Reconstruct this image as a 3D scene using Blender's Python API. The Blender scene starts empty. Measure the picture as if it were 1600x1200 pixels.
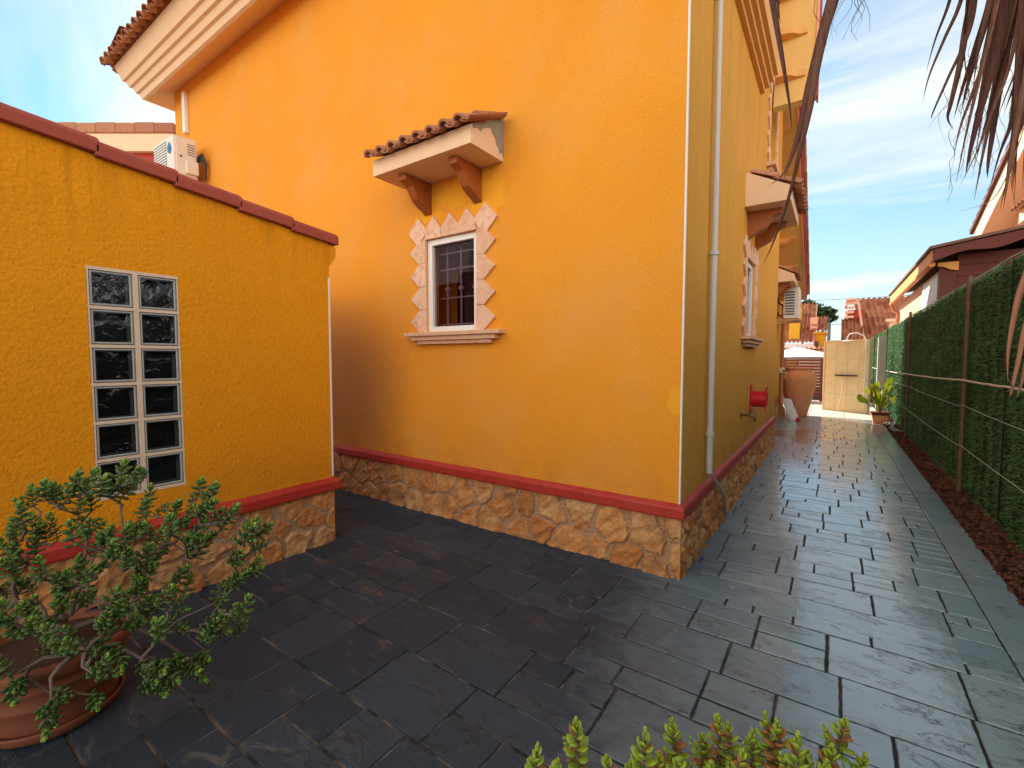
import bpy, bmesh, math, random
import numpy as np
from mathutils import Vector, Matrix
random.seed(7); RNG = np.random.default_rng(11)
S = bpy.context.scene
R_ = math.radians
# ------------------------------------------------------------------ camera
CAMH = 1.5; FPX = 716.0
PITCH = math.atan(39/FPX); YAW = math.atan(501/FPX)
cam = bpy.data.cameras.new('camera'); co = bpy.data.objects.new('camera', cam)
S.collection.objects.link(co)
cam.sensor_width = 36; cam.lens = 36*FPX/1600; cam.clip_start = .02; cam.clip_end = 900
co.location = (0, 0, CAMH); co.rotation_euler = (R_(90)-PITCH, 0, YAW)
S.camera = co
# ------------------------------------------------------------------ light
SUN_EL = R_(33); AZ = math.atan2(1.0, .86)          # sun stands beyond the house, to the left
sdir = Vector((-math.sin(AZ)*math.cos(SUN_EL), math.cos(AZ)*math.cos(SUN_EL), math.sin(SUN_EL)))
sl = bpy.data.lights.new('sun', 'SUN'); sl.energy = 4.0; sl.angle = R_(.5); sl.color = (1, .93, .82)
so = bpy.data.objects.new('sun', sl); S.collection.objects.link(so)
so.rotation_euler = sdir.to_track_quat('Z', 'Y').to_euler()
EXPO = 1.25
W = bpy.data.worlds.new('World'); S.world = W; W.use_nodes = True
def world():
    nt = W.node_tree; nt.nodes.clear(); N = nt.nodes.new; L = nt.links.new
    out = N('ShaderNodeOutputWorld'); bg = N('ShaderNodeBackground'); bg.inputs[1].default_value = .1
    sky = N('ShaderNodeTexSky'); sky.sky_type = 'NISHITA'; sky.sun_disc = False
    sky.sun_elevation = SUN_EL; sky.sun_rotation = -AZ; sky.air_density = 1.0; sky.dust_density = .6; sky.ozone_density = 2.2
    tc = N('ShaderNodeTexCoord'); sep = N('ShaderNodeSeparateXYZ'); L(tc.outputs['Generated'], sep.inputs[0])
    def m(op, a, b=None, c=None, clamp=False):
        n = N('ShaderNodeMath'); n.operation = op; n.use_clamp = clamp
        for i, x in enumerate((a, b, c)):
            if x is None: continue
            if isinstance(x, (int, float)): n.inputs[i].default_value = x
            else: L(x, n.inputs[i])
        return n.outputs[0]
    z = m('MAXIMUM', sep.outputs[2], 0.0); zz = m('ADD', z, .16)
    px = m('DIVIDE', sep.outputs[0], zz); py = m('DIVIDE', sep.outputs[1], zz)
    cb = N('ShaderNodeCombineXYZ'); L(px, cb.inputs[0]); L(py, cb.inputs[1])
    mp = N('ShaderNodeMapping'); mp.inputs['Rotation'].default_value = (0, 0, R_(32)); mp.inputs['Scale'].default_value = (.55, 1.5, 1); L(cb.outputs[0], mp.inputs[0])
    n1 = N('ShaderNodeTexNoise'); n1.inputs['Scale'].default_value = 1.5; n1.inputs['Detail'].default_value = 9; n1.inputs['Roughness'].default_value = .6; n1.inputs['Distortion'].default_value = .5; L(mp.outputs[0], n1.inputs[0])
    n2 = N('ShaderNodeTexNoise'); n2.inputs['Scale'].default_value = .45; n2.inputs['Detail'].default_value = 3; L(mp.outputs[0], n2.inputs[0])
    a = m('MULTIPLY_ADD', n2.outputs[0], 1.1, -.1); a = m('MULTIPLY', n1.outputs[0], a)
    a = m('MULTIPLY_ADD', a, 5.0, -.50, clamp=True)
    # thin veil thickens towards the horizon and over the zenith
    hz = m('SUBTRACT', 1, m('MULTIPLY', z, 3.2), clamp=True)
    top = m('MULTIPLY_ADD', z, 2.0, -1.7, clamp=True)
    veil = m('MULTIPLY', m('SUBTRACT', 1, m('MULTIPLY', z, 2.4), clamp=True), .9)
    back = m('MULTIPLY_ADD', sep.outputs[1], -2.2, m('MULTIPLY', sep.outputs[0], .95), clamp=True); back = m('MULTIPLY', back, m('MULTIPLY_ADD', z, -1.9, 1.65, clamp=True)); top = m('MAXIMUM', m('MULTIPLY', top, .35), back)   # unseen bright cloud bank, added behind and overhead to brighten the walls
    a = m('MAXIMUM', a, veil); a = m('MAXIMUM', a, m('MULTIPLY', top, .9))
    a = m('MULTIPLY', a, .92)
    cr = N('ShaderNodeMix'); cr.data_type = 'RGBA'
    cr.inputs['A'].default_value = CLOUD_LOW; cr.inputs['B'].default_value = CLOUD_FILL; L(top, cr.inputs['Factor'])
    tint = N('ShaderNodeMix'); tint.data_type = 'RGBA'; tint.blend_type = 'MULTIPLY'; tint.inputs['Factor'].default_value = 1
    L(sky.outputs[0], tint.inputs['A']); tint.inputs['B'].default_value = SKYTINT
    mx = N('ShaderNodeMix'); mx.data_type = 'RGBA'; L(a, mx.inputs['Factor']); L(tint.outputs['Result'], mx.inputs['A']); L(cr.outputs['Result'], mx.inputs['B'])
    L(mx.outputs['Result'], bg.inputs[0]); L(bg.outputs[0], out.inputs[0])
CLOUD_LOW = (4.6, 4.7, 4.5, 1); CLOUD_FILL = (14.5, 12.7, 11.0, 1); SKYTINT = (.27, .70, .84, 1)
world()
S.view_settings.view_transform = 'Standard'; S.view_settings.look = 'None'; S.view_settings.gamma = 1
S.view_settings.use_curve_mapping = False; S.view_settings.exposure = EXPO
S.render.engine = 'CYCLES'; S.cycles.max_bounces = 8; S.cycles.diffuse_bounces = 5

# ------------------------------------------------------------------ helpers
_fw = Vector((-math.sin(YAW), math.cos(YAW), 0)); _rt = Vector((math.cos(YAW), math.sin(YAW), 0)); _z = Vector((0, 0, 1))
_F = _fw*math.cos(PITCH)-_z*math.sin(PITCH); _U = _z*math.cos(PITCH)+_fw*math.sin(PITCH)
def at(u, v, w):                                     # a point seen at (u, v) of the photo, w metres deep
    return Vector((0, 0, CAMH))+(_F+_rt*((u-800)/FPX)+_U*((600-v)/FPX))*w
def link(o, parent=None):
    S.collection.objects.link(o)
    if parent: o.parent = parent
    return o
def tag(o, label=None, cat=None, group=None, kind=None):
    if label: o['label'] = label
    if cat: o['category'] = cat
    if group: o['group'] = group
    if kind: o['kind'] = kind
    return o
def thing(name, label, cat, group=None, loc=(0, 0, 0), rz=0):
    o = bpy.data.objects.new(name, None); link(o); o.location = loc; o.rotation_euler = (0, 0, rz); o.empty_display_size = .1
    return tag(o, label, cat, group)
class Fr:                                            # local frame: u along, w out of the wall, z up
    def __init__(s, o, u, w): s.o = Vector(o); s.u = Vector(u); s.w = Vector(w)
    def __call__(s, u, w, z): return s.o+s.u*u+s.w*w+Vector((0, 0, z))
ID = Fr((0, 0, 0), (1, 0, 0), (0, 1, 0))
class MB:
    def __init__(s): s.v = []; s.f = []; s.a = []; s.m = []; s.sm = []
    def add(s, vs, fs, a=0., m=0, smooth=False):
        b = len(s.v); s.v += [tuple(x) for x in vs]; s.f += [tuple(b+i for i in f) for f in fs]
        s.a += [a]*len(fs); s.m += [m]*len(fs); s.sm += [smooth]*len(fs)
    def box(s, u0, u1, w0, w1, z0, z1, fr=ID, a=0., m=0):
        p = [fr(u, w, z) for z in (z0, z1) for w in (w0, w1) for u in (u0, u1)]
        s.add(p, [(0, 2, 3, 1), (4, 5, 7, 6), (0, 1, 5, 4), (2, 6, 7, 3), (0, 4, 6, 2), (1, 3, 7, 5)], a, m)
    def bar(s, p, q, wx, wy, a=0., m=0, up=(0, 0, 1)):
        p = Vector(p); q = Vector(q); d = (q-p).normalized(); x = d.cross(Vector(up))
        if x.length < 1e-3: x = d.cross(Vector((1, 0, 0)))
        x.normalize(); y = x.cross(d)
        c = [c0+x*sx*wx/2+y*sy*wy/2 for c0 in (p, q) for sx, sy in ((-1, -1), (1, -1), (1, 1), (-1, 1))]
        s.add(c, [(0, 1, 2, 3), (7, 6, 5, 4), (0, 4, 5, 1), (1, 5, 6, 2), (2, 6, 7, 3), (3, 7, 4, 0)], a, m)
    def tube(s, pts, r, n=8, a=0., m=0, cap=True):
        pts = [Vector(p) for p in pts]; rs = r if isinstance(r, (list, tuple)) else [r]*len(pts)
        vs = []; up = None
        for i, p in enumerate(pts):
            d = (pts[min(i+1, len(pts)-1)]-pts[max(i-1, 0)]).normalized()
            if up is None:
                up = d.orthogonal().normalized()
            up = (up-d*up.dot(d)); up = up.normalized() if up.length > 1e-5 else d.orthogonal().normalized()
            y = d.cross(up)
            for k in range(n):
                t = 2*math.pi*k/n; vs.append(p+(up*math.cos(t)+y*math.sin(t))*rs[i])
        fs = [(i*n+k, i*n+(k+1) % n, (i+1)*n+(k+1) % n, (i+1)*n+k) for i in range(len(pts)-1) for k in range(n)]
        s.add(vs, fs, a, m, True)
        if cap:
            s.add(vs[:n], [tuple(range(n))[::-1]], a, m); s.add(vs[-n:], [tuple(range(n))], a, m)
    def lathe(s, prof, c, n=40, a=0., m=0, jit=0):
        vs = [(c[0]+r*math.cos(2*math.pi*k/n), c[1]+r*math.sin(2*math.pi*k/n), c[2]+z) for r, z in prof for k in range(n)]
        fs = [(i*n+k, i*n+(k+1) % n, (i+1)*n+(k+1) % n, (i+1)*n+k) for i in range(len(prof)-1) for k in range(n)]
        s.add(vs, fs, a, m, True)
    def prism(s, poly, d0, d1, mp, a=0., m=0):       # poly of (p, q), extruded d0..d1, mp(p, q, d) -> point
        n = len(poly)
        vs = [mp(p, q, d0) for p, q in poly]+[mp(p, q, d1) for p, q in poly]
        s.add(vs, [tuple(range(n)), tuple(range(2*n-1, n-1, -1))]+[(i, i+n, (i+1) % n+n, (i+1) % n) for i in range(n)], a, m)
    def build(s, name, mats, parent=None, bevel=0, norm=True):
        me = bpy.data.meshes.new(name); me.from_pydata(s.v, [], s.f)
        for m_ in (mats if isinstance(mats, (list, tuple)) else [mats]): me.materials.append(m_)
        me.polygons.foreach_set('material_index', s.m); me.polygons.foreach_set('use_smooth', s.sm)
        at_ = me.attributes.new('rnd', 'FLOAT', 'FACE'); at_.data.foreach_set('value', s.a)
        if norm:
            bm = bmesh.new(); bm.from_mesh(me); bmesh.ops.recalc_face_normals(bm, faces=bm.faces); bm.to_mesh(me); bm.free()
        me.update(); o = bpy.data.objects.new(name, me); link(o, parent)
        if bevel:
            b = o.modifiers.new('bevel', 'BEVEL'); b.width = bevel; b.segments = 2; b.limit_method = 'ANGLE'
        return o
def npmesh(name, V, F, mat, parent=None, attrs=None, smooth=False, domain='POINT'):
    me = bpy.data.meshes.new(name); V = np.asarray(V, np.float32); F = np.asarray(F, np.int32)
    k = F.shape[1]; me.vertices.add(len(V)); me.vertices.foreach_set('co', V.ravel())
    me.loops.add(F.size); me.loops.foreach_set('vertex_index', F.ravel())
    me.polygons.add(len(F)); me.polygons.foreach_set('loop_start', np.arange(len(F), dtype=np.int32)*k)
    me.polygons.foreach_set('use_smooth', np.full(len(F), smooth)); me.materials.append(mat)
    for n_, (dom, arr) in (attrs or {}).items():
        a = me.attributes.new(n_, 'FLOAT', dom); a.data.foreach_set('value', np.asarray(arr, np.float32))
    me.update(calc_edges=True); me.validate(); o = bpy.data.objects.new(name, me); return link(o, parent)

# ------------------------------------------------------------------ materials
class NT:
    def __init__(s, name, rough=.8, spec=.5, metal=0):
        s.m = bpy.data.materials.new(name); s.m.use_nodes = True; s.t = s.m.node_tree; s.b = s.t.nodes['Principled BSDF']
        s.b.inputs['Roughness'].default_value = rough; s.b.inputs['Metallic'].default_value = metal
        s.b.inputs['Specular IOR Level'].default_value = spec
        s.pos = None
    def n(s, t, **k):
        x = s.t.nodes.new('ShaderNode'+t)
        for a, b in k.items():
            if a in x.inputs: s.put(x.inputs[a], b)
            else: setattr(x, a, b)
        return x
    def put(s, sock, v):
        if isinstance(v, bpy.types.NodeSocket): s.t.links.new(v, sock)
        else: sock.default_value = v
    def p(s, scale=(1, 1, 1), rot=(0, 0, 0)):
        if s.pos is None: s.pos = s.n('NewGeometry').outputs['Position']
        mp = s.n('Mapping'); s.put(mp.inputs[0], s.pos); mp.inputs['Scale'].default_value = scale; mp.inputs['Rotation'].default_value = rot
        return mp.outputs[0]
    def noise(s, scale, detail=4, rough=.55, vec=None, dist=0):
        x = s.n('TexNoise'); s.put(x.inputs['Vector'], vec or s.p()); x.inputs['Scale'].default_value = scale
        x.inputs['Detail'].default_value = detail; x.inputs['Roughness'].default_value = rough; x.inputs['Distortion'].default_value = dist
        return x.outputs[0]
    def math(s, op, a, b=0., c=0., clamp=False):
        x = s.n('Math'); x.operation = op; x.use_clamp = clamp
        for i, q in enumerate((a, b, c)): s.put(x.inputs[i], q)
        return x.outputs[0]
    def ramp(s, f, lo, hi): return s.math('MULTIPLY_ADD', f, 1/(hi-lo), -lo/(hi-lo), True)
    def mix(s, f, a, b, mode='MIX'):
        x = s.n('Mix'); x.data_type = 'RGBA'; x.blend_type = mode; s.put(x.inputs['Factor'], f)
        s.put(x.inputs['A'], a if not isinstance(a, tuple) else (*a[:3], 1)); s.put(x.inputs['B'], b if not isinstance(b, tuple) else (*b[:3], 1))
        return x.outputs['Result']
    def attr(s, n_): return s.n('Attribute', attribute_name=n_).outputs['Fac']
    def bump(s, h, strength=.5, dist=.01, prev=None):
        x = s.n('Bump'); x.inputs['Strength'].default_value = strength; x.inputs['Distance'].default_value = dist; s.put(x.inputs['Height'], h)
        if prev: s.put(x.inputs['Normal'], prev)
        return x.outputs[0]
    def col(s, c): s.put(s.b.inputs['Base Color'], c if not isinstance(c, tuple) else (*c[:3], 1)); return s
    def rough(s, c): s.put(s.b.inputs['Roughness'], c); return s
    def nor(s, c): s.put(s.b.inputs['Normal'], c); return s
def plain(name, c, rough=.7, var=.15, scale=9, bump=.15, metal=0, bs=120, spec=.4):
    t = NT(name, rough, spec, metal); f = t.noise(scale, 5)
    t.col(t.mix(f, tuple(x*(1-var) for x in c), tuple(min(1, x*(1+var)) for x in c)))
    if bump: t.nor(t.bump(t.noise(bs, 3), bump, .003))
    return t.m
def stucco(name, c, c2, scale, strength, dist, stain=None, touch_shade=False):
    t = NT(name, .88, .25); big = t.noise(.9, 6, .6); mid = t.noise(5, 5, .6)
    k = t.mix(t.ramp(big, .3, .7), c, c2)
    k = t.mix(t.math('MULTIPLY', t.ramp(mid, .45, .8), .35), k, tuple(x*.86 for x in c))
    fine = t.noise(260, 2)
    k = t.mix(t.math('MULTIPLY', t.ramp(fine, .52, .75), .22), k, tuple(x*.6 for x in c))
    if stain:                                        # rain streaks of dirt
        st = t.noise(1, 6, .65, t.p((9, 9, .7))); sep = t.n('SeparateXYZ'); t.put(sep.inputs[0], t.pos)
        band = t.ramp(sep.outputs[2], stain[0], stain[1])
        k = t.mix(t.math('MULTIPLY', t.math('MULTIPLY', t.ramp(st, .5, .72), band), stain[2]), k, tuple(x*.35 for x in c))
    gr = t.noise(75, 3, .7); k = t.mix(t.math('MULTIPLY', t.ramp(gr, .50, .64), .42), k, tuple(x*.62 for x in c))
    sp = t.n('SeparateXYZ'); t.put(sp.inputs[0], t.pos); X, Z = sp.outputs[0], sp.outputs[2]
    def spot(u0, z0, ru, rz, soft, j=.5):
        d = t.math('ADD', t.math('POWER', t.math('ABSOLUTE', t.math('MULTIPLY_ADD', X, 1/ru, -u0/ru)), 2), t.math('POWER', t.math('ABSOLUTE', t.math('MULTIPLY_ADD', Z, 1/rz, -z0/rz)), 2))
        return t.ramp(t.math('ADD', d, t.math('MULTIPLY', t.math('SUBTRACT', t.noise(13, 6, .65), .5), j)), 1+soft, 1-soft)
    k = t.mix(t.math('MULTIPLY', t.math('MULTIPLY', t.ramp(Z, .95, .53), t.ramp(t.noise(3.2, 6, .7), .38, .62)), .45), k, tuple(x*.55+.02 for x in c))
    if touch_shade:
        k = t.mix(t.math('MULTIPLY', t.ramp(t.noise(1.3, 6, .62), .46, .66), .30), k, (.70, .36, .12))
        for q in ((-3.16, 2.88, .16, .15), (-2.48, 2.90, .2, .17), (-2.82, 2.98, .2, .12)): k = t.mix(t.math('MULTIPLY', spot(*q, .25, 4.5), .5), k, (.86, .44, .02))
        k = t.mix(t.math('MULTIPLY', spot(-.86, 1.22, .05, .10, .25, 2.5), .6), k, (.86, .42, .02))
        k = t.mix(t.math('MULTIPLY', spot(-4.85, 1.25, 1.1, .75, .75, .8), .55), k, (.22, .165, .085))  # broad dark patch: shade beside the shed corner painted into the wall colour
    t.col(k)
    v = t.n('TexVoronoi'); t.put(v.inputs['Vector'], t.p()); v.inputs['Scale'].default_value = scale; v.feature = 'SMOOTH_F1'
    n_ = t.noise(scale*1.3, 3, .6, dist=.6)
    h = t.math('ADD', t.math('MULTIPLY', v.outputs[0], .5), n_)
    t.nor(t.bump(h, strength, dist, t.bump(mid, .12, .02)))
    return t.m
M = {}
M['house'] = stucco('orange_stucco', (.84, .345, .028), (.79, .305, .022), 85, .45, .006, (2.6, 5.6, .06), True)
M['shed'] = stucco('yellow_stucco', (.80, .315, .005), (.74, .275, .004), 48, .6, .010, (1.95, 2.6, .55))
M['side'] = stucco('side_stucco', (.70, .34, .045), (.76, .38, .06), 85, .45, .006, (1.5, 5.5, .45))
M['cream'] = plain('cream_render', (.82, .58, .38), .8, .07, 6, .25)
M['soffit'] = plain('yellow_soffit', (.78, .50, .16), .8, .08, 6, .2)
M['stone'] = plain('sandstone', (.62, .40, .27), .8, .2, 14, .5, bs=60)
M['white'] = plain('white_paint', (.82, .80, .77), .4, .03, 9, .05)
M['pipe'] = plain('pale_pipe', (.55, .54, .52), .45, .1, 7, .05)
M['wood'] = plain('varnished_wood', (.36, .10, .022), .45, .3, 7, .3)
M['dark'] = plain('dark_interior', (.012, .010, .012), .9, .1)
M['iron'] = plain('iron_grille', (.32, .29, .30), .5, .2)
M['black'] = plain('black_plastic', (.02, .02, .02), .5, .2)
M['acw'] = plain('ac_casing', (.72, .69, .62), .45, .05, 5, .05)
M['acg'] = plain('ac_slot', (.12, .12, .12), .6, .1)
M['logo'] = plain('blue_print', (.03, .25, .55), .4, .05)
M['terra'] = plain('terracotta', (.76, .32, .15), .75, .22, 7, .35, bs=90)
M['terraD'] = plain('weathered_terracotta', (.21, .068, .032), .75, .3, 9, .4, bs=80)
M['soil'] = plain('soil', (.05, .03, .02), .95, .5, 40, .9, bs=60)
M['brass'] = plain('brass', (.16, .11, .06), .35, .2, metal=1)
M['redp'] = plain('red_plastic', (.62, .012, .02), .35, .1, 9, .05)
M['grout'] = plain('cement', (.30, .27, .22), .9, .25, 12, .6)
M['brown'] = plain('brown_pipe', (.42, .20, .09), .5, .15)
M['maroon'] = plain('maroon_paint', (.16, .045, .05), .5, .15)
M['concrete'] = plain('concrete_post', (.50, .49, .46), .85, .12, 9, .4)
M['beige'] = plain('beige_tile', (.76, .60, .36), .7, .14, 5, .3)
M['yellow'] = plain('yellow_paint', (.75, .42, .03), .85, .1)
M['peach'] = plain('peach_render', (.74, .42, .30), .85, .08)
M['umbr'] = plain('umbrella_cloth', (.80, .83, .88), .8, .03)
M['bark'] = plain('succulent_stem', (.17, .125, .10), .85, .35, 60, .6, bs=160)
M['post'] = plain('rusty_post', (.17, .10, .07), .7, .35, 12, .3)
M['wire'] = plain('wire', (.55, .58, .54), .5, .1)
M['cord'] = plain('beige_hose', (.62, .55, .42), .6, .1)
M['cord2'] = plain('grey_hose', (.36, .31, .26), .5, .2)
M['palmwood'] = plain('palm_trunk', (.16, .10, .06), .9, .4, 20, .9, bs=30)
M['bag'] = plain('plastic_bag', (.75, .75, .74), .35, .08, 20, .5, bs=40)
M['greygut'] = plain('aged_fascia', (.62, .33, .15), .6, .15)
M['gold'] = plain('ochre_fascia', (.75, .38, .10), .6, .1)

def red_band():
    t = NT('red_band', .55, .4); f = t.noise(7, 6, .65)
    k = t.mix(t.ramp(f, .35, .7), (.38, .022, .014), (.45, .045, .03)); d = t.noise(30, 5, .7)
    t.col(t.mix(t.math('MULTIPLY', t.ramp(d, .55, .8), .4), k, (.30, .12, .10))); t.nor(t.bump(t.noise(50, 4), .3, .006)); return t.m
M['band'] = red_band()
def coping():
    t = NT('brick_coping', .8, .3); f = t.noise(400, 2, .6); g = t.noise(5, 5)
    k = t.mix(t.ramp(f, .35, .65), (.27, .045, .028), (.52, .13, .085)); t.col(t.mix(t.math('MULTIPLY', g, .5), k, (.22, .04, .025), 'MIX'))
    t.nor(t.bump(f, .5, .003)); return t.m
M['coping'] = coping()
def tiles():
    t = NT('roof_tiles', .8, .3); r = t.attr('rnd'); f = t.noise(16, 6, .65)
    k = t.mix(r, (.30, .10, .055), (.52, .25, .14)); k = t.mix(t.math('MULTIPLY', t.ramp(f, .5, .75), .6), k, (.16, .09, .07))
    t.col(k); t.nor(t.bump(t.noise(70, 4), .4, .004)); return t.m
M['tile'] = tiles()
def plinth():
    t = NT('rubble_stone', .85, .25); mort = t.attr('mort'); r = t.attr('rnd'); f = t.noise(9, 8, .68, dist=.5); g = t.noise(38, 6, .7)
    k = t.mix(r, (.68, .31, .085), (.62, .39, .18)); k = t.mix(t.math('MULTIPLY', t.ramp(r, .22, .10), .6), k, (.36, .15, .06)); k = t.mix(t.ramp(f, .40, .68), k, (.46, .14, .03))
    k = t.mix(t.math('MULTIPLY', t.ramp(g, .5, .78), .55), k, (.68, .44, .26))
    k = t.mix(t.math('MULTIPLY', t.ramp(t.noise(5, 5), .52, .72), .6), k, (.16, .085, .05))
    mc = t.mix(t.ramp(t.noise(120, 4, .7), .35, .65), (.36, .20, .10), (.52, .31, .17)); t.col(t.mix(mort, k, mc))
    t.nor(t.bump(g, .7, .012, t.bump(t.noise(160, 4, .7), .4, .004))); return t.m
M['plinth'] = plinth()
def paving():
    t = NT('stamped_concrete', .4, .5); t.b.inputs['Coat Roughness'].default_value = .09; t.b.inputs['Coat IOR'].default_value = 1.6; r = t.attr('rnd')
    sep = t.n('SeparateXYZ'); t.put(sep.inputs[0], t.p()); X, Y = sep.outputs[0], sep.outputs[1]
    fine = t.noise(60, 6, .72); mid = t.noise(11, 5, .6)
    # slate relief: short lens-shaped splits lying along the slabs
    split = t.noise(1, 6, .62, t.p((3.4, 8.5, 6), (0, 0, R_(8))), .55); split2 = t.noise(1, 6, .62, t.p((5.0, 12, 6), (0, 0, R_(-10))), .45)
    lens = t.ramp(split, .565, .60); lens2 = t.ramp(split2, .60, .63)
    edge = t.math('SUBTRACT', t.ramp(split, .550, .568), t.ramp(split, .575, .60))
    walk_light = t.ramp(t.math('ADD', t.math('ADD', X, t.math('MULTIPLY', Y, .22)), t.math('MULTIPLY', mid, .6)), -.25, 1.05)   # walkway pale, patio dark: open light and shade painted into the slab colour
    base = t.mix(r, (.025, .040, .060), (.040, .058, .082)); pale = t.mix(r, (.195, .30, .345), (.285, .385, .42)); base = t.mix(walk_light, base, pale); t.put(t.b.inputs['Coat Weight'], t.math('MULTIPLY', walk_light, .9)); t.put(t.b.inputs['Specular IOR Level'], t.math('MULTIPLY_ADD', walk_light, .4, .22))
    base = t.mix(t.math('MULTIPLY', t.math('MULTIPLY', edge, t.ramp(mid, .42, .58)), .75), base, (.03, .028, .027))
    base = t.mix(t.math('MULTIPLY', t.math('MULTIPLY', lens, t.ramp(fine, .42, .6)), .28), base, (.13, .12, .115))
    worn = t.ramp(t.noise(.9, 3), .40, .60)
    du = t.noise(1, 8, .66, t.p((4, 9, 6), (0, 0, R_(14))), 1.1)
    dust = t.math('MULTIPLY', t.math('MULTIPLY', t.ramp(du, .57, .70), worn), .8)
    left = t.ramp(X, 1.2, -.6); dust = t.math('MULTIPLY', dust, t.math('MULTIPLY_ADD', left, .8, .2))
    red = t.ramp(t.math('ABSOLUTE', t.math('SUBTRACT', Y, 2.0)), 1.0, .3)
    base = t.mix(dust, base, t.mix(red, (.15, .14, .13), (.24, .12, .085)))
    sp = t.noise(140, 2); base = t.mix(t.math('MULTIPLY', t.ramp(sp, .70, .76), .5), base, (.25, .22, .2))
    wx = t.math('ABSOLUTE', t.math('ADD', X, .42)); wy = t.math('ABSOLUTE', t.math('SUBTRACT', Y, 10.7))
    wd = t.math('ADD', t.math('MULTIPLY', wx, 1.5), t.math('MULTIPLY', wy, .95)); wet = t.ramp(t.math('ADD', wd, t.math('MULTIPLY', t.noise(3.2, 4), 1.3)), 1.75, 1.5)
    base = t.mix(t.math('MULTIPLY', wet, .8), base, (.085, .022, .014)); t.col(base)
    ro = t.math('MULTIPLY_ADD', fine, .22, .20); ro = t.math('ADD', ro, t.math('MULTIPLY', dust, .4)); ro = t.math('ADD', ro, t.math('MULTIPLY', t.math('SUBTRACT', 1, walk_light), .22))
    t.rough(t.math('MULTIPLY', ro, t.math('MULTIPLY_ADD', wet, -.93, 1)))
    h = t.math('ADD', t.math('MULTIPLY', lens, .8), t.math('MULTIPLY', lens2, .6)); h = t.math('ADD', h, t.math('MULTIPLY', mid, 1.2))
    t.put(t.b.inputs['Coat Normal'], t.bump(h, .3, .003, t.bump(mid, .25, .005))); t.nor(t.bump(h, .5, .006, t.bump(fine, .55, .0045, t.bump(mid, .35, .008)))); return t.m
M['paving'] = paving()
def joint():
    t = NT('joint', .85, .3); f = t.noise(6, 5); sep = t.n('SeparateXYZ'); t.put(sep.inputs[0], t.p())
    left = t.ramp(sep.outputs[0], .2, -1.4)
    t.col(t.mix(t.math('MULTIPLY', left, t.ramp(f, .42, .6)), (.022, .022, .022), (.17, .14, .12))); t.nor(t.bump(t.noise(120, 3), .6, .004)); return t.m
M['joint'] = joint()
def glassblock():
    t = NT('wavy_block_glass', .04, .6); t.b.inputs['Base Color'].default_value = (.9, .95, .93, 1)
    tr = t.n('BsdfTransparent'); tr.inputs[0].default_value = (.72, .76, .75, 1); gl = t.n('BsdfGlossy'); gl.inputs['Roughness'].default_value = .05
    bm = t.bump(t.noise(1, 3, .5, t.p((1, 9, 9), (R_(38), 0, 0)), 1.2), .45, .03); t.put(gl.inputs['Normal'], bm)
    fr = t.n('Fresnel'); fr.inputs[0].default_value = 1.5; t.put(fr.inputs['Normal'], bm)
    mx = t.n('MixShader'); t.put(mx.inputs[0], t.math('MULTIPLY_ADD', fr.outputs[0], .8, .03, True)); t.put(mx.inputs[1], tr.outputs[0]); t.put(mx.inputs[2], gl.outputs[0])
    t.put(t.t.nodes['Material Output'].inputs[0], mx.outputs[0]); return t.m
M['gblock'] = glassblock()
def pane():
    t = NT('window_glass'); tr = t.n('BsdfTransparent'); tr.inputs[0].default_value = (.80, .72, .76, 1); gl = t.n('BsdfGlossy'); gl.inputs['Roughness'].default_value = .03
    fr = t.n('Fresnel'); fr.inputs[0].default_value = 1.5
    mx = t.n('MixShader'); t.put(mx.inputs[0], t.math('MULTIPLY_ADD', fr.outputs[0], .03, .0, True)); t.put(mx.inputs[1], tr.outputs[0]); t.put(mx.inputs[2], gl.outputs[0])
    t.put(t.t.nodes['Material Output'].inputs[0], mx.outputs[0]); return t.m
M['pane'] = pane()
M['gside'] = plain('block_rim', (.34, .36, .35), .25, .2, 20, .1)
M['gblack'] = plain('block_back', (.008, .008, .009), .3, .2, spec=.5)
def leafmat(name, dark, light, tip, rough=.35):
    t = NT(name, rough, .5); r = t.attr('rnd'); k = t.mix(t.ramp(r, 0, .7), dark, light); k = t.mix(t.ramp(r, .75, 1), k, tip)
    k = t.mix(t.math('MULTIPLY', t.noise(60, 3), .3), k, tuple(x*.5 for x in dark)); t.col(k)
    t.b.inputs['Subsurface Weight'].default_value = .0; return t.m
M['jade'] = leafmat('jade_leaf', (.048, .11, .024), (.18, .32, .05), (.42, .60, .08))
M['jade2'] = leafmat('jade_leaf_near', (.10, .20, .02), (.33, .44, .035), (.34, .13, .035))
def thin(name, a, b, rough=.7, fib=False):
    t = NT(name, rough, .2); r = t.attr('rnd'); k = t.mix(r, a, b)
    if fib: k = t.mix(t.math('MULTIPLY', t.ramp(t.noise(1, 4, .7, t.p((230, 230, 5))), .42, .62), .55), k, tuple(x*.45 for x in a))
    t.col(k)
    tl = t.n('BsdfTranslucent'); t.put(tl.inputs[0], k); mx = t.n('MixShader'); mx.inputs[0].default_value = .25
    t.put(mx.inputs[1], t.b.outputs[0]); t.put(mx.inputs[2], tl.outputs[0]); t.put(t.t.nodes['Material Output'].inputs[0], mx.outputs[0]); return t.m
M['hedge'] = thin('artificial_hedge_needles', (.045, .12, .055), (.20, .40, .14), .5)
M['hedgeback'] = plain('hedge_backing', (.010, .022, .012), .9, .4, 14, .8, bs=50)
M['frond'] = thin('dead_palm_leaf', (.10, .036, .034), (.40, .20, .13), fib=True)
M['frondlight'] = thin('dry_pink_palm_leaf', (.45, .19, .11), (.58, .28, .17))
M['yleaf'] = thin('yellow_green_leaf', (.18, .26, .02), (.50, .48, .03), .5)
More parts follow.
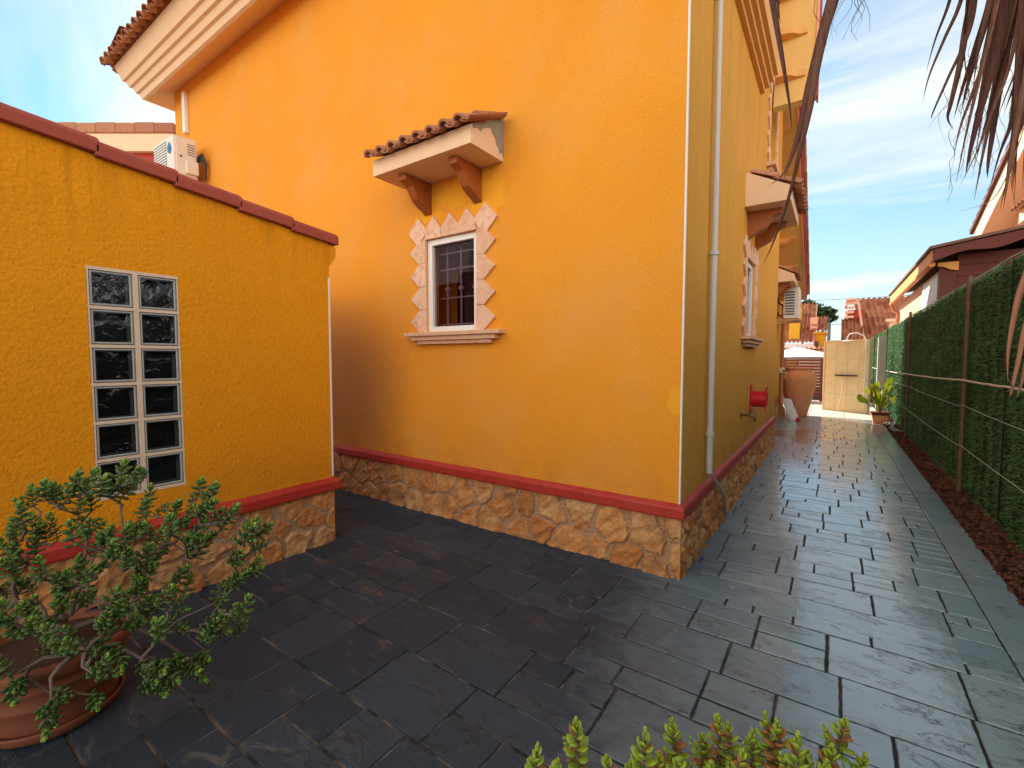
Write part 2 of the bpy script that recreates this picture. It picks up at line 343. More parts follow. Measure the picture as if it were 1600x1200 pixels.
M['tree'] = thin('far_foliage', (.02, .045, .012), (.06, .10, .03))
def lava():
    t = NT('lava_rock', .95, .1); r = t.attr('rnd'); t.col(t.mix(r, (.060, .026, .019), (.18, .078, .055))); t.nor(t.bump(t.noise(150, 4), .8, .005)); return t.m
M['lava'] = lava()
def cabinwood():
    t = NT('dark_red_boards', .6, .3); g = t.noise(1, 6, .6, t.p((3, 3, 40)), .6); t.col(t.mix(g, (.085, .022, .018), (.17, .045, .035))); t.nor(t.bump(g, .3, .004)); return t.m
M['cabin'] = cabinwood()

# ------------------------------------------------------------------ setting: ground, path, bed
XH = -.806; YF = 3.136                               # house corner
def structure(o, kind='structure'): o['kind'] = kind; return o
b = MB(); b.box(-400, 400, -400, 400, -.5, -.09)
structure(b.build('ground', plain('earth', (.20, .16, .11), .95, .2, 2, .4)))
b = MB(); b.box(-9, 1.0, -3.0, 24, -.08, -.007)
structure(b.build('path_joint_bed', M['joint']))
def wob(p, q, n_, amp):
    out = []
    for i in range(n_):
        t = i/n_; out.append([p[0]+(q[0]-p[0])*t, p[1]+(q[1]-p[1])*t])
    for i, o in enumerate(out):
        if i: o[0] += random.uniform(-amp, amp); o[1] += random.uniform(-amp, amp)
    return out
def slab(mb, x0, x1, y0, y1, gap, step=.03, amp=.0018):
    g = gap/2; x0 += g*random.uniform(.6, 1.4); x1 -= g*random.uniform(.6, 1.4); y0 += g*random.uniform(.9, 1.9); y1 -= g*random.uniform(.9, 1.9)
    c = [(x0, y0), (x1, y0), (x1, y1), (x0, y1)]
    pts = []
    for i in range(4):
        p, q = c[i], c[(i+1) % 4]; n_ = max(2, int(math.hypot(q[0]-p[0], q[1]-p[1])/step)); pts += wob(p, q, n_, amp)
    cx, cy = (x0+x1)/2, (y0+y1)/2; n_ = len(pts); zt = random.uniform(-.0012, .0008)
    def ins(d): return [(x+max(-1, min(1, (cx-x)*40))*d, y+max(-1, min(1, (cy-y)*40))*d) for x, y in pts]
    i1 = ins(.0018); i2 = ins(.005)
    tx = random.uniform(-.003, .003); ty = random.uniform(-.003, .003)
    vs = [(x, y, -.010) for x, y in pts]+[(x, y, -.003+zt) for x, y in i1]+[(x, y, zt+(x-cx)*tx+(y-cy)*ty) for x, y in i2]
    r = random.random()
    fs = [(k*n_+i, k*n_+(i+1) % n_, (k+1)*n_+(i+1) % n_, (k+1)*n_+i) for k in (0, 1) for i in range(n_)]+[tuple(range(2*n_, 3*n_))]
    mb.add(vs, fs, r)
def courses(mb, x_right, x_left, y0, y1, h, keep, gap, wmin=.26, wmax=.52):
    """running courses of ashlar prints; some slabs full height, some split in two unequal beds"""
    y = y0
    while y < y1-.05:
        hh = h*random.choice((.82, .9, 1, 1, 1.1)); x = x_right; ph = 0
        k = random.uniform(.42, .58)
        while x > x_left:
            w = random.uniform(wmin, wmax)
            if x == x_right: w *= random.uniform(.45, 1)
            r = random.random(); X0 = x-w
            def put(a, c, d, e):
                if keep(a, c, d, e): slab(mb, a, c, d, e, gap)
            if r < .66: put(X0, x, y, y+hh)
            elif r < .88:
                w *= 1.25; X0 = x-w; q = y+hh*k
                if random.random() < .5: put(X0, x, y, q); put(X0, X0+w*.5, q, y+hh); put(X0+w*.5, x, q, y+hh)
                else: put(X0, x, q, y+hh); put(X0, X0+w*.42, y, q); put(X0+w*.42, x, y, q)
            else: q = y+hh*k; put(X0, x, y, q); put(X0, x, q, y+hh)
            x = X0
        y += hh
b = MB()
courses(b, .78, -1.2, 3.345, 14.2, .295, lambda a, c, d, e: not (c < -.87 and d < 9.0), .008, .25, .47)
courses(b, .78, -6.5, -2.47, 3.07, .37, lambda a, c, d, e: not (c < -3.45 and e < 2.0), .0085, .28, .52)
for x0, x1 in [(-.30, .78), (-1.6, -.30), (-3.2, -1.6), (-5, -3.2)]: slab(b, x0, x1, 3.07, 3.345, .009)
y = -2.5
while y < 13.9:
    L_ = random.uniform(.9, 1.35); slab(b, .78, 1.0, y, y+L_, .006); y += L_
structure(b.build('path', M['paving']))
b = MB(); 
for i in range(9):
    for j in range(6): slab(b, -6.1+i*.8, -5.3+i*.8, 14.22+j*.95, 15.17+j*.95, .008, .2)
structure(b.build('sun_patch_paving', plain('sun_pale_paving', (.55, .51, .42), .75, .15, 6, .3)))  # pale colour stands in for sunlight on the slabs at the path end
def ico(sub):
    bm = bmesh.new(); bmesh.ops.create_icosphere(bm, subdivisions=sub, radius=1); V = np.array([v.co[:] for v in bm.verts]); F = np.array([[v.index for v in f.verts] for f in bm.faces]); bm.free(); return V, F
def scatter(P, sz, V0, F0, jit=.28, flat=(.6, 1)):
    n = len(P); k = len(V0); T = [V0*(1+RNG.normal(0, jit, (k, 1))) for _ in range(7)]
    out = np.empty((n, k, 3)); 
    for i in range(n):
        A = np.linalg.qr(RNG.normal(size=(3, 3)))[0]; v = T[i % 7]*np.array([1, RNG.uniform(.6, 1), RNG.uniform(*flat)]); out[i] = (v@A.T)*sz[i]+P[i]
    F = (F0[None]+(np.arange(n)*k)[:, None, None]).reshape(-1, 3); a = np.repeat(RNG.random(n), len(F0)); return out.reshape(-1, 3), F, a
def bed():
    b = MB(); b.box(1.0, 1.75, -2.5, 24, -.085, -.02); o = b.build('soil_bed', M['soil']); structure(o)
    n = 7000; Y = 2.2+13.3*RNG.random(n)**1.6; X = 1.015+RNG.beta(1.1, 1.3, n)*.42; X = np.where(RNG.random(n) < .03, .985+RNG.random(n)*.02, X)
    s = RNG.uniform(.008, .021, n); Z = -.015+RNG.random(n)*.03+.02*np.sin(Y*5+X*9)*(X > 1.05)
    P = np.stack([X, Y, Z], 1); V0, F0 = ico(2); nr = Y < 6.5
    V, F, a = scatter(P[nr], s[nr], V0, F0, .13); V1, F1 = ico(1); V2, F2, a2 = scatter(P[~nr], s[~nr]*1.1, V1, F1, .2)
    structure(npmesh('lava_gravel', np.vstack([V, V2]), np.vstack([F, F2+len(V)]), M['lava'], attrs={'rnd': ('FACE', np.r_[a, a2])}), 'stuff')
    lf = MB()
    for i in range(170):
        y = random.uniform(3.5, 13); x = random.gauss(1.22, .08) if i % 3 else random.uniform(1.0, 1.35); L_ = random.uniform(.02, .05); t = random.uniform(0, 6.28); z = random.uniform(.02, .05)
        d = Vector((math.cos(t), math.sin(t), random.uniform(-.4, .6)))*L_; s_ = Vector((-math.sin(t), math.cos(t), random.uniform(-.3, .3)))*L_*.3; p = Vector((x, y, z))
        lf.add([p-d/2, p+s_*.9, p+d/2, p-s_*.9, p+Vector((0, 0, L_*.15))], [(0, 1, 4), (1, 2, 4), (2, 3, 4), (3, 0, 4)], random.random())
    for i in range(60):
        y = random.uniform(3.3, 12); x = random.uniform(1.0, 1.38); t = random.uniform(0, 6.28); L_ = random.uniform(.04, .12)
        lf.tube([(x, y, .03), (x+math.cos(t)*L_*.5, y+math.sin(t)*L_*.5, .045), (x+math.cos(t)*L_, y+math.sin(t)*L_, .03)], .0018, 4, .8)
    structure(lf.build('dry_leaf_litter', M['frond'], norm=False), 'stuff')
bed()

# ------------------------------------------------------------------ plinth heightfield
def vor(u, z, cells):
    d = np.full((3, u.size), 9.); ids = np.zeros(u.size, int)
    for i, (cu, cz, s) in enumerate(cells):
        q = np.hypot((u-cu)/s, (z-cz)*1.1/s)
        m1 = q < d[0]; m2 = (~m1) & (q < d[1])
        d[1] = np.where(m1, d[0], np.where(m2, q, d[1])); d[0] = np.where(m1, q, d[0]); ids = np.where(m1, i, ids)
    return d[0], d[1], ids
def sn(u, z, seed, f):
    r = np.random.default_rng(seed); o = 0
    for k in range(7):
        a = r.uniform(0, 6.28); w = f*r.uniform(.6, 1.7); o = o+np.sin((u*math.cos(a)+z*math.sin(a))*w+r.uniform(0, 6.28))
    return o/3.2
def stones(name, parent, fr, L_, H_, seed, step=.009, amp=.027, size=.17, stretch=1., ends=None):
    r = np.random.default_rng(seed); nu, nz = int(L_/step)+1, int(H_/step)+1
    U, Zz = np.meshgrid(np.linspace(0, L_, nu), np.linspace(0, H_, nz), indexing='ij'); u = U.ravel(); z = Zz.ravel()
    cells = []; 
    nx = int(L_/size/stretch)+1; rows = max(2, round(H_/(size*.78)))
    for j in range(rows):
        for i in range(nx+1):
            cells.append(((i+.5*(j % 2)+r.uniform(-.3, .3))*size*stretch, (j+.5+r.uniform(-.28, .28))*H_/rows, r.uniform(.8, 1.25)))
    wu = u+.020*sn(u, z, seed+1, 17)+.008*sn(u, z, seed+11, 45)+.004*sn(u, z, seed+2, 95); wz = z+.018*sn(u, z, seed+3, 17)+.008*sn(u, z, seed+13, 45)+.004*sn(u, z, seed+4, 95)
    d1, d2, ids = vor(wu/stretch, wz, [(c[0]/stretch, c[1], c[2]) for c in cells])
    e = (d2-d1); edge = np.clip((e-.016-.022*(1+sn(u, z, seed+5, 12))*.5)/.016, 0, 1); edge = edge*edge*(3-2*edge)
    k = len(cells); gx, gz = r.normal(0, .10, k), r.normal(0, .10, k); hh = r.uniform(.55, 1.1, k)
    cu = np.array([c[0] for c in cells]); cz = np.array([c[1] for c in cells])
    dome = np.clip(e*9, 0, 1)*.15+.85
    facet = np.abs(sn(u, z, seed+6, 26))*.42+.12*sn(u, z, seed+7, 80)+.05*sn(u, z, seed+8, 200)
    h = edge*amp*np.clip(hh[ids]*dome+(u-cu[ids])*gx[ids]*14+(z-cz[ids])*gz[ids]*14-facet+.12, .15, 1.6)+.003*sn(u, z, seed+9, 150)*(1-edge)
    if ends:
        k_ = np.clip((np.minimum(u if ends[0] else 9, (L_-u) if ends[1] else 9)-.004)/.03, 0, 1); h = .012+(h-.012)*k_
    V = np.array(fr.o)[None]+np.outer(u, fr.u)+np.outer(h, fr.w); V[:, 2] += z
    I = np.arange(nu*nz).reshape(nu, nz); F = np.stack([I[:-1, :-1], I[1:, :-1], I[1:, 1:], I[:-1, 1:]], -1).reshape(-1, 4)
    n = np.cross(np.array(fr.u), (0, 0, 1)); 
    if np.dot(n, np.array(fr.w)) < 0: F = F[:, ::-1]
    return npmesh(name, V, F, M['plinth'], parent, {'mort': ('POINT', 1-edge), 'rnd': ('POINT', r.random(k)[ids])}, smooth=False)

# ------------------------------------------------------------------ roof tiles
def tile_field(name, parent, o, u, s, nu, ns, pitch=.2, row=.36, r=.075, res=8, mat=None, thick=.012, mb=None):
    """barrel tiles: o lower corner, u unit along the eave, s unit up the slope"""
    own = mb is None; mb = mb or MB(); o = Vector(o); u = Vector(u); s = Vector(s); n = u.cross(s).normalized()
    if n.z < 0: n = -n
    for j in range(ns):
        for i in range(nu):
            a = random.random(); base = o+u*((i+.5)*pitch)+s*(j*row)+n*(random.uniform(0, .006))
            for kind in (0, 1):
                vs = []
                for e in range(2):
                    for rr in (r, r-thick):
                        for k in range(res+1):
                            t = math.pi*k/res; rad = rr*(1-.14*e) if kind == 0 else rr*(1-.1*(1-e))
                            if kind == 0: off = u*(math.cos(t)*rad)+n*(math.sin(t)*rad+.035-.02*e)
                            else: off = u*(math.cos(t)*rad*1.05+pitch/2)+n*(-math.sin(t)*rad*.6+.045-.02*e)
                            vs.append(base+s*(e*(row+.03)-.012*kind)+off)
                m = res+1
                fs = []
                for k in range(res):
                    fs += [(k, k+1, 2*m+k+1, 2*m+k), (m+k, 3*m+k, 3*m+k+1, m+k+1), (k, m+k, m+k+1, k+1)]
                mb.add(vs, fs, (a+kind*.3) % 1)
    if own: return mb.build(name, mat or M['tile'], parent, norm=False)

# ------------------------------------------------------------------ wall with openings
def wall_holes(mb, fr, u0, u1, z0, z1, holes, depth=.14, m=0):
    us = sorted({u0, u1}|{h[0] for h in holes}|{h[1] for h in holes}); zs = sorted({z0, z1}|{h[2] for h in holes}|{h[3] for h in holes})
    for a, c in zip(us, us[1:]):
        for d, e in zip(zs, zs[1:]):
            if any(h[0] <= a and c <= h[1] and h[2] <= d and e <= h[3] for h in holes): continue
            mb.add([fr(a, 0, d), fr(c, 0, d), fr(c, 0, e), fr(a, 0, e)], [(0, 1, 2, 3)])
    for h in holes:
        a, c, d, e = h
        for p, q in (((a, d), (c, d)), ((c, d), (c, e)), ((c, e), (a, e)), ((a, e), (a, d))):
            mb.add([fr(p[0], 0, p[1]), fr(q[0], 0, q[1]), fr(q[0], -depth, q[1]), fr(p[0], -depth, p[1])], [(0, 1, 2, 3)])
    # closed back
    mb.box(u0+.03, u1-.03, -depth-.4, -depth-.35, z0, z1-.01, fr)
    for (a, c, d, e) in ((u0+.02, u0+.03, z0, z1), (u1-.03, u1-.02, z0, z1), (u0+.03, u1-.03, z1-.01, z1)): mb.box(a, c, -depth-.35, -.004, d, e, fr)

def zigzag_surround(fr, parent, u0, u1, z0, z1, n_side=4, n_top=3):
    mb = MB(); T = lambda a: random.uniform(-.006, .006)+a
    pz = (z1-z0)/n_side; pu = (u1-u0)/n_top; w1 = .205; w0 = .085; top1 = .205; top0 = .085
    def piece(poly, a=None):
        th = random.uniform(.02, .03); mb.prism([(p+random.uniform(-.003, .003), q+random.uniform(-.003, .003)) for p, q in poly], 0, th, lambda p, q, d: fr(p, d, q), random.random() if a is None else a)
    for sgn, ue in ((-1, u0), (1, u1)):
        for k in range(n_side):
            a = z0+k*pz; piece([(ue, a+.002), (ue+sgn*w0, a+.002), (ue+sgn*w1, a+pz/2), (ue+sgn*w0, a+pz-.002), (ue, a+pz-.002)])
    for k in range(n_top):
        a = u0+k*pu; piece([(a+.002, z1), (a+.002, z1+top0), (a+pu/2, z1+top1), (a+pu-.002, z1+top0), (a+pu-.002, z1)])
    for a, c, d, e in ((u0-.08, u0, z0, z1), (u1, u1+.08, z0, z1), (u0-.08, u1+.08, z1, z1+.08)): mb.box(a, c, 0, .014, d, e, fr, .3)
    for sgn, ue in ((-1, u0), (1, u1)):              # whole diamond at each top corner
        cu, cz = ue+sgn*.095, z1+.085; h = .132
        piece([(cu-h, cz), (cu, cz-h), (cu+h, cz), (cu, cz+h)])
    return mb.build('surround', surr, parent, bevel=.003)
def _surr():
    t = NT('sandstone_surround', .8, .3); r = t.attr('rnd'); f = t.noise(12, 7, .65, dist=1.2)
    k = t.mix(r, (.72, .45, .30), (.82, .55, .38)); k = t.mix(t.ramp(f, .48, .7), k, (.62, .30, .14)); t.col(k); t.nor(t.bump(t.noise(70, 5), .5, .004)); return t.m
surr = _surr()
def window(fr, house, u0, u1, z0, z1):
    mb = MB(); t = .055
    for a, c, d, e in ((u0, u0+t, z0, z1), (u1-t, u1, z0, z1), (u0+t, u1-t, z0, z0+t), (u0+t, u1-t, z1-t, z1)): mb.box(a, c, -.075, -.015, d, e, fr)
    f = mb.build('window', M['white'], house, bevel=.004)
    p = MB(); p.box(u0+t-.003, u1-t+.003, -.052, -.047, z0+t-.003, z1-t+.003, fr); p.build('pane', M['pane'], f)
    g = MB(); r = .007; n = 3
    for i in range(n):
        u = u0+t+(u1-u0-2*t)*(i+.55)/n; g.bar(fr(u, -.13, z0+.05), fr(u, -.13, z1-.05), .013, .013)
        g.bar(fr(u-.022, -.13, (z0+z1)/2-.02), fr(u+.022, -.13, (z0+z1)/2-.02), .03, .035)
    for z in (z0+.33, z0+.60, z1-.12, z0+.08): g.bar(fr(u0+t, -.125, z), fr(u1-t, -.125, z), .012, .012)
    g.build('grille', M['iron'], f)
    bk = MB(); bk.box(u0-.02, u1+.02, -.50, -.45, z0-.02, z1+.02, fr); bk.box(u0+.10, u0+.2, -.449, -.43, z0, z1, fr, m=1); bk.box(u0+.27, u0+.33, -.449, -.42, z0, z1, fr, m=1)
    bk.build('interior', [M['room'], M['curtain']], f)
    s = MB(); s.box(u0-.225, u1+.30, 0, .10, z0-.035, z0, fr); s.box(u0-.155, u1+.24, 0, .075, z0-.075, z0-.036, fr); s.box(u0-.09, u1+.18, 0, .05, z0-.11, z0-.076, fr)
    s.build('sill', surr, f, bevel=.004)
    zigzag_surround(fr, f, u0, u1, z0, z1)
    return f
M['curtain'] = plain('brown_curtain', (.10, .05, .045), .8, .3); M['room'] = plain('room_wall', (.016, .010, .013), .8, .3)
CORB = [(0, 0), (.34, 0), (.34, -.055), (.30, -.062), (.25, -.085), (.215, -.14), (.18, -.19), (.12, -.225), (.05, -.255), (0, -.285)]
def canopy(fr, house, u0, u1, z, patch_end=1):
    d = .42; mb = MB()
    mb.prism([(0, z), (d, z), (d, z+.14), (0, z+.36)], u0, u1, lambda p, q, e: fr(e, p, q)); c = mb.build('canopy', M['cream'], house, bevel=.004)
    for uc in (u0+.27, u1-.27):
        k = MB(); k.prism([(p*.95+.001, z-.001+q) for p, q in CORB], uc-.045, uc+.045, lambda p, q, e: fr(e, p, q)); k.build('corbel', M['wood'], c, bevel=.006)
    sl = Vector(fr.w)*(-d)+Vector((0, 0, .22)); sl.normalize(); n = int((u1-u0+.02)/.142)
    tile_field('tile_row', c, fr(u0-.03, d+.06, z+.14-.035), fr.u, sl, n, 2, pitch=(u1-u0+.05)/n, row=.24, r=.056, thick=.016)
    jag = [(0.002, .352), (.405, .142), (.385, .118), (.34, .142), (.30, .128), (.27, .165), (.22, .188), (.17, .205), (.15, .165), (.115, .15), (.10, .105), (.07, .09), (.055, .04), (.03, .075), (.002, .03)]
    ue = u1 if patch_end > 0 else u0; g = MB(); g.prism([(a_, z+b_) for a_, b_ in jag], ue-.004 if patch_end > 0 else ue-.003, ue+.003 if patch_end > 0 else ue+.004, lambda p, q, e: fr(e, p, q))
    if patch_end > 0: g.build('mortar_patch', M['grout'], c)
    return c

# ------------------------------------------------------------------ the house
house = thing('house', 'large orange stucco house with rubble stone plinth, red band and white-framed barred window', 'house', loc=(0, 0, 0))
FF = Fr((0, YF+.012, 0), (1, 0, 0), (0, -1, 0)); FS = Fr((XH-.012, 0, 0), (0, 1, 0), (1, 0, 0)); XH2 = -1.13; FS2 = Fr((XH2, 0, 0), (0, 1, 0), (1, 0, 0))
YE = 9.16; YB = 15.0
W1 = (-3.19, -2.57, 1.75, 2.62); W2 = (5.66, 6.28, 1.75, 2.62); W3 = (7.35, 8.15, 4.15, 5.35)
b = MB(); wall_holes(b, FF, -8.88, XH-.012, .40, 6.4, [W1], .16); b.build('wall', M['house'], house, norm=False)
b = MB(); wall_holes(b, FS, YF+.018, YE, .40, 8.5, [W2, W3], .16); b.box(XH-.45, XH-.0135, YE-.01, YE+.002, .4, 8.5); b.build('side_wall', M['side'], house, norm=False)
b = MB(); b.box(XH2-.3, XH2, YE+.01, YB, .40, 6.2); b.box(-8.8, XH2, YB-.2, YB, 0, 3.1); b.box(-8.88, -8.6, 3.6, YB-.2, 0, 6.2); b.build('rear_side_wall', M['side'], house)
stones('front_plinth', house, Fr((-5.6, YF+.012, -.03), (1, 0, 0), (0, -1, 0)), 5.6+XH, .46, 21, size=.245, ends=(0, 1))
stones('side_plinth', house, Fr((XH-.012, YF, -.03), (0, 1, 0), (1, 0, 0)), YE-YF, .46, 35, step=.011, size=.21, amp=.034, ends=(1, 0))
stones('rear_plinth', house, Fr((XH2, YE, -.03), (0, 1, 0), (1, 0, 0)), YB-YE, .46, 44, step=.025)
b = MB(); b.box(-8.8, XH-.03, YF+.014, YF+.3, -.05, .42); b.box(XH-.3, XH-.014, YF+.3, YE, -.05, .42); b.box(XH2-.3, XH2-.002, YE, YB, -.05, .42); b.build('plinth_core', M['grout'], house)
b = MB()
def bandseg(p, q, out, n):                            # hand-painted ledge with slight waviness
    p = Vector(p); q = Vector(q); out = Vector(out)
    prof = [(0, .415), (.040, .412), (.046, .425), (.046, .488), (.036, .506), (0, .530)]
    vs = []
    for i in range(n+1):
        c = p.lerp(q, i/n); 
        for d, z in prof: vs.append(c+out*(d+(random.uniform(-.0012, .0012) if 0 < i < n else 0))+Vector((0, 0, z+(random.uniform(-.002, .002) if 0 < i < n else 0))))
    k = len(prof); b.add(vs, [(i*k+j, i*k+j+1, (i+1)*k+j+1, (i+1)*k+j) for i in range(n) for j in range(k-1)])
    b.add(vs[:k], [tuple(range(k))]); b.add(vs[-k:], [tuple(range(k))])
def mitre_band(path, n_per=.12):
    """path of (corner xy, out xy) sharing mitred corners"""
    prof = [(0, .425), (.036, .422), (.040, .433), (.040, .488), (.031, .502), (0, .522)]; k = len(prof); vs = []
    st = []
    for (p, po), (q, qo) in zip(path, path[1:]):
        n = max(1, int((Vector(q)-Vector(p)).length/n_per))
        for i in range(n): t = i/n; st.append((Vector(p).lerp(Vector(q), t), Vector(po).lerp(Vector(qo), 0) if i == 0 else None, (p, q)))
    st.append((Vector(path[-1][0]), Vector(path[-1][1]), None))
    last = None
    for idx, (c, o, seg) in enumerate(st):
        if o is None:
            d = (Vector(seg[1])-Vector(seg[0])).normalized(); o = Vector((d.y, -d.x)); jz = random.uniform(-.002, .002); jd = random.uniform(-.0012, .0012)
        else: jz = jd = 0
        for dd, z in prof: vs.append((c.x+o.x*(dd+jd*(dd > 0)), c.y+o.y*(dd+jd*(dd > 0)), z+jz))
    n = len(st); b.add(vs, [(i*k+j, i*k+j+1, (i+1)*k+j+1, (i+1)*k+j) for i in range(n-1) for j in range(k-1)])
    b.add(vs[:k], [tuple(range(k))]); b.add(vs[-k:], [tuple(range(k))])
mitre_band([((-8.8, YF+.014), (0, -1)), ((XH-.014, YF+.014), (1, -1)), ((XH-.014, YE), (1, 0))])
mitre_band([((XH2+.001, YE+.01), (1, 0)), ((XH2+.001, YB), (1, 0))])
b.build('red_ledge', M['band'], house)
b = MB(); b.box(XH-.020, XH-.010, YF+.0095, YF+.03, .52, 6.3)
b.build('corner_bead', M['white'], house)
f = window(FF, house, *W1); f = window(FS, house, *W2)
canopy(FF, house, -3.43, -2.29, 3.13); canopy(FS, house, 5.47, 6.62, 3.11, -1); canopy(FS2, house, 11.2, 12.2, 3.12, -1)
# upper side window, simple frame and zigzag stones
b = MB(); u0, u1, z0, z1 = W3
for a, c, d, e in ((u0, u0+.06, z0, z1), (u1-.06, u1, z0, z1), (u0, u1, z0, z0+.06), (u0, u1, z1-.06, z1)): b.box(a, c, -.15, -.1, d, e, FS)
f = b.build('upper_window', M['white'], house); b = MB(); b.box(u0, u1, -.13, -.125, z0, z1, FS); b.build('shutter', M['acw'], f)
zigzag_surround(FS, f, *W3, n_side=5); b = MB(); b.box(u0-.2, u1+.25, 0, .11, z0-.05, z0, FS); b.box(u0-.14, u1+.2, 0, .07, z0-.1, z0-.051, FS); b.build('sill', surr, f)
# cornice along the front (mitred at the left corner) and its roof
prof = [(0, 5.80), (.30, 5.645), (.335, 5.66), (.36, 5.735), (.395, 5.745), (.425, 5.82), (.46, 5.83), (.49, 5.905), (.525, 5.915), (.60, 6.13), (0, 6.2)]
b = MB(); n = len(prof)
vs = [(-8.88-d, YF+.012-d, z) for d, z in prof]+[(XH+d, YF+.012-d, z) for d, z in prof]
b.add(vs, [(i, i+n, i+1+n, i+1) for i in range(n-1)])
vs = [(-8.88-d, YF+.012-d, z) for d, z in prof]+[(-8.88-d, 9, z) for d, z in prof]; b.add(vs, [(i, i+n, i+1+n, i+1) for i in range(n-1)])
vs = [(XH+d, YF+.012-d, z) for d, z in prof]; b.add(vs, [tuple(range(n))])
b.build('cornice', M['cream'], house)
rf = MB(); sp = Vector((0, math.cos(R_(24)), math.sin(R_(24))))
tile_field('', None, (-9.62, YF-.70, 6.10), (1, 0, 0), sp, 44, 3, .205, .38, .085, mb=rf)
tile_field('', None, (-9.60, YF-.70, 6.10), (0, 1, 0), (math.cos(R_(24)), 0, math.sin(R_(24))), 28, 2, .205, .38, .085, mb=rf)
rf.add([(-9.55, YF-.62, 6.13), (XH+.4, YF-.62, 6.13), (XH-2, 6.5, 7.9), (-6.5, 6.5, 7.9), (-9.55, 12, 6.13), (-6.5, 10, 7.9)], [(0, 1, 2, 3), (0, 3, 5, 4)])
rf.build('roof', M['tile'], house, norm=False)
# stepped moulding on the side wall
b = MB(); pr_ = [(0, 4.70), (.045, 4.70), (.05, 4.745), (.09, 4.75), (.095, 4.80), (.135, 4.805), (.14, 4.86), (.18, 4.865), (.19, 5.3), (0, 5.3)]
b.prism(pr_, 4.0, 6.42, lambda p, q, e: FS(e, p, q)); b.build('side_moulding', M['gold'], house)
b = MB(); b.box(4.3, 6.35, .0, .15, 5.31, 8.0, FS); b.build('balcony_panel', M['acw'], house)
# sloping overhangs with corbels
def overhang(name, xw, xo, p0, p1, nb, tilt):
    (y0, z0), (y1, z1) = p0, p1; d = Vector((0, y1-y0, z1-z0)); L_ = d.length; d.normalize(); nrm = Vector((0, -d.z, d.y)); nrm = (nrm if nrm.z > 0 else -nrm)*(-1 if tilt else 1)
    o = Vector((0, y0, z0)); mb = MB()
    def q(x, t, h): return Vector((x, 0, 0))+o+d*t+nrm*h
    mb.add([q(x, t, h) for h in (0, .12) for x, t in ((xw, 0), (xo, 0), (xo, L_), (xw, L_))], [(0, 1, 2, 3), (7, 6, 5, 4), (0, 4, 5, 1), (1, 5, 6, 2), (2, 6, 7, 3), (3, 7, 4, 0)])
    ob = mb.build(name, M['soffit'], house)
    t_ = MB()
    for x0, x1, h0, h1, mi in ((xo, xo+.03, -.02, .10, 0), (xo+.031, xo+.05, .0, .15, 1)):
        t_.add([q(x, t, h) for h in (h0, h1) for x, t in ((x0, 0), (x1, 0), (x1, L_), (x0, L_))], [(0, 1, 2, 3), (7, 6, 5, 4), (0, 4, 5, 1), (1, 5, 6, 2), (2, 6, 7, 3), (3, 7, 4, 0)], 0, mi)
    t_.build('edge_trim', [M['peach'], M['band']], ob)
    if not tilt:
     tl = MB(); tile_field('', None, q(xo-.16, 0, .14) if d.z > 0 else q(xo-.16, L_, .14), (1, 0, 0), d if d.z > 0 else -d, 1, int(L_/.36), .2, .36, .07, mb=tl); tl.build('verge_tile', M['tile'], ob, norm=False)
    for i in range(nb):
        tc_ = L_*(i+.6)/nb; c = MB(); w = abs(xo-xw)*.78
        c.prism([(a/.34*w, bq*.55-.001) for a, bq in CORB], tc_-.05, tc_+.05, lambda p, qz, e: q(xw+p, e, qz*1.0)); c.build('corbel', M['gold'], ob, bevel=.004)
    return ob
overhang('gable_overhang', XH, -.33, (7.61, 5.06), (8.35, 8.3), 5, 1)
overhang('rear_overhang', XH2, -.62, (8.2, 6.244), (13.4, 2.95), 7, 0)
tag(thing('drainpipe', 'pale grey plastic drainpipe running down the shaded side wall near the house corner', 'drainpipe'), None)
dp = bpy.data.objects['drainpipe']
b = MB(); X = XH+.03; Yp = 3.83; b.tube([(X, Yp, 8), (X, Yp, 2.88)], .021, 16); b.tube([(X, Yp, 2.90), (X, Yp, .60)], .024, 16); b.build('pipe', M['pipe'], dp)
for z in (.9, 2.3, 4.2): b = MB(); b.tube([(X, Yp, z), (X, Yp, z+.03)], .034, 16); b.build('clamp', M['pipe'], dp)
b = MB(); pts = []
for i in range(14):
    t = i/13; pts.append((X-.005+.01*math.sin(t*5)+.05*(t > .15)*(1-abs(2*t-1)), Yp+.84*t**1.25, .63*(1-t)**.9+.012))
b.tube(pts, .014, 10); b.build('drain_hose', M['cord2'], dp)

# ------------------------------------------------------------------ the shed
shed = thing('shed', 'low yellow rough-stucco shed with glass-block window and sloping brick-red coping', 'shed')
XS = -3.34; YS = 2.209
FSH = Fr((XS, 0, 0), (0, 1, 0), (1, 0, 0)); G = (.735, 1.165, .715, 2.0)
def ctop(y): return 2.66-.137*(y-.45)
b = MB()
GH = (G[0], G[1], G[2], G[3])
for a, c, d, e in ((-4, G[0], .44, 1.9), (G[1], YS, .44, 1.9), (G[0], G[1], .44, G[2])): b.add([FSH(a, 0, d), FSH(c, 0, d), FSH(c, 0, e), FSH(a, 0, e)], [(0, 1, 2, 3)])
b.add([FSH(-4, 0, 1.9), FSH(G[0], 0, 1.9), FSH(G[0], 0, G[3]), FSH(G[0], 0, ctop(G[0])), FSH(-4, 0, ctop(-4))], [(0, 1, 2, 3, 4)])
b.add([FSH(G[1], 0, 1.9), FSH(YS, 0, 1.9), FSH(YS, 0, ctop(YS)), FSH(G[1], 0, ctop(G[1])), FSH(G[1], 0, G[3])], [(0, 1, 2, 3, 4)])
b.add([FSH(G[0], 0, G[3]), FSH(G[1], 0, G[3]), FSH(G[1], 0, ctop(G[1])), FSH(G[0], 0, ctop(G[0]))], [(0, 1, 2, 3)])
a, c, d, e = GH
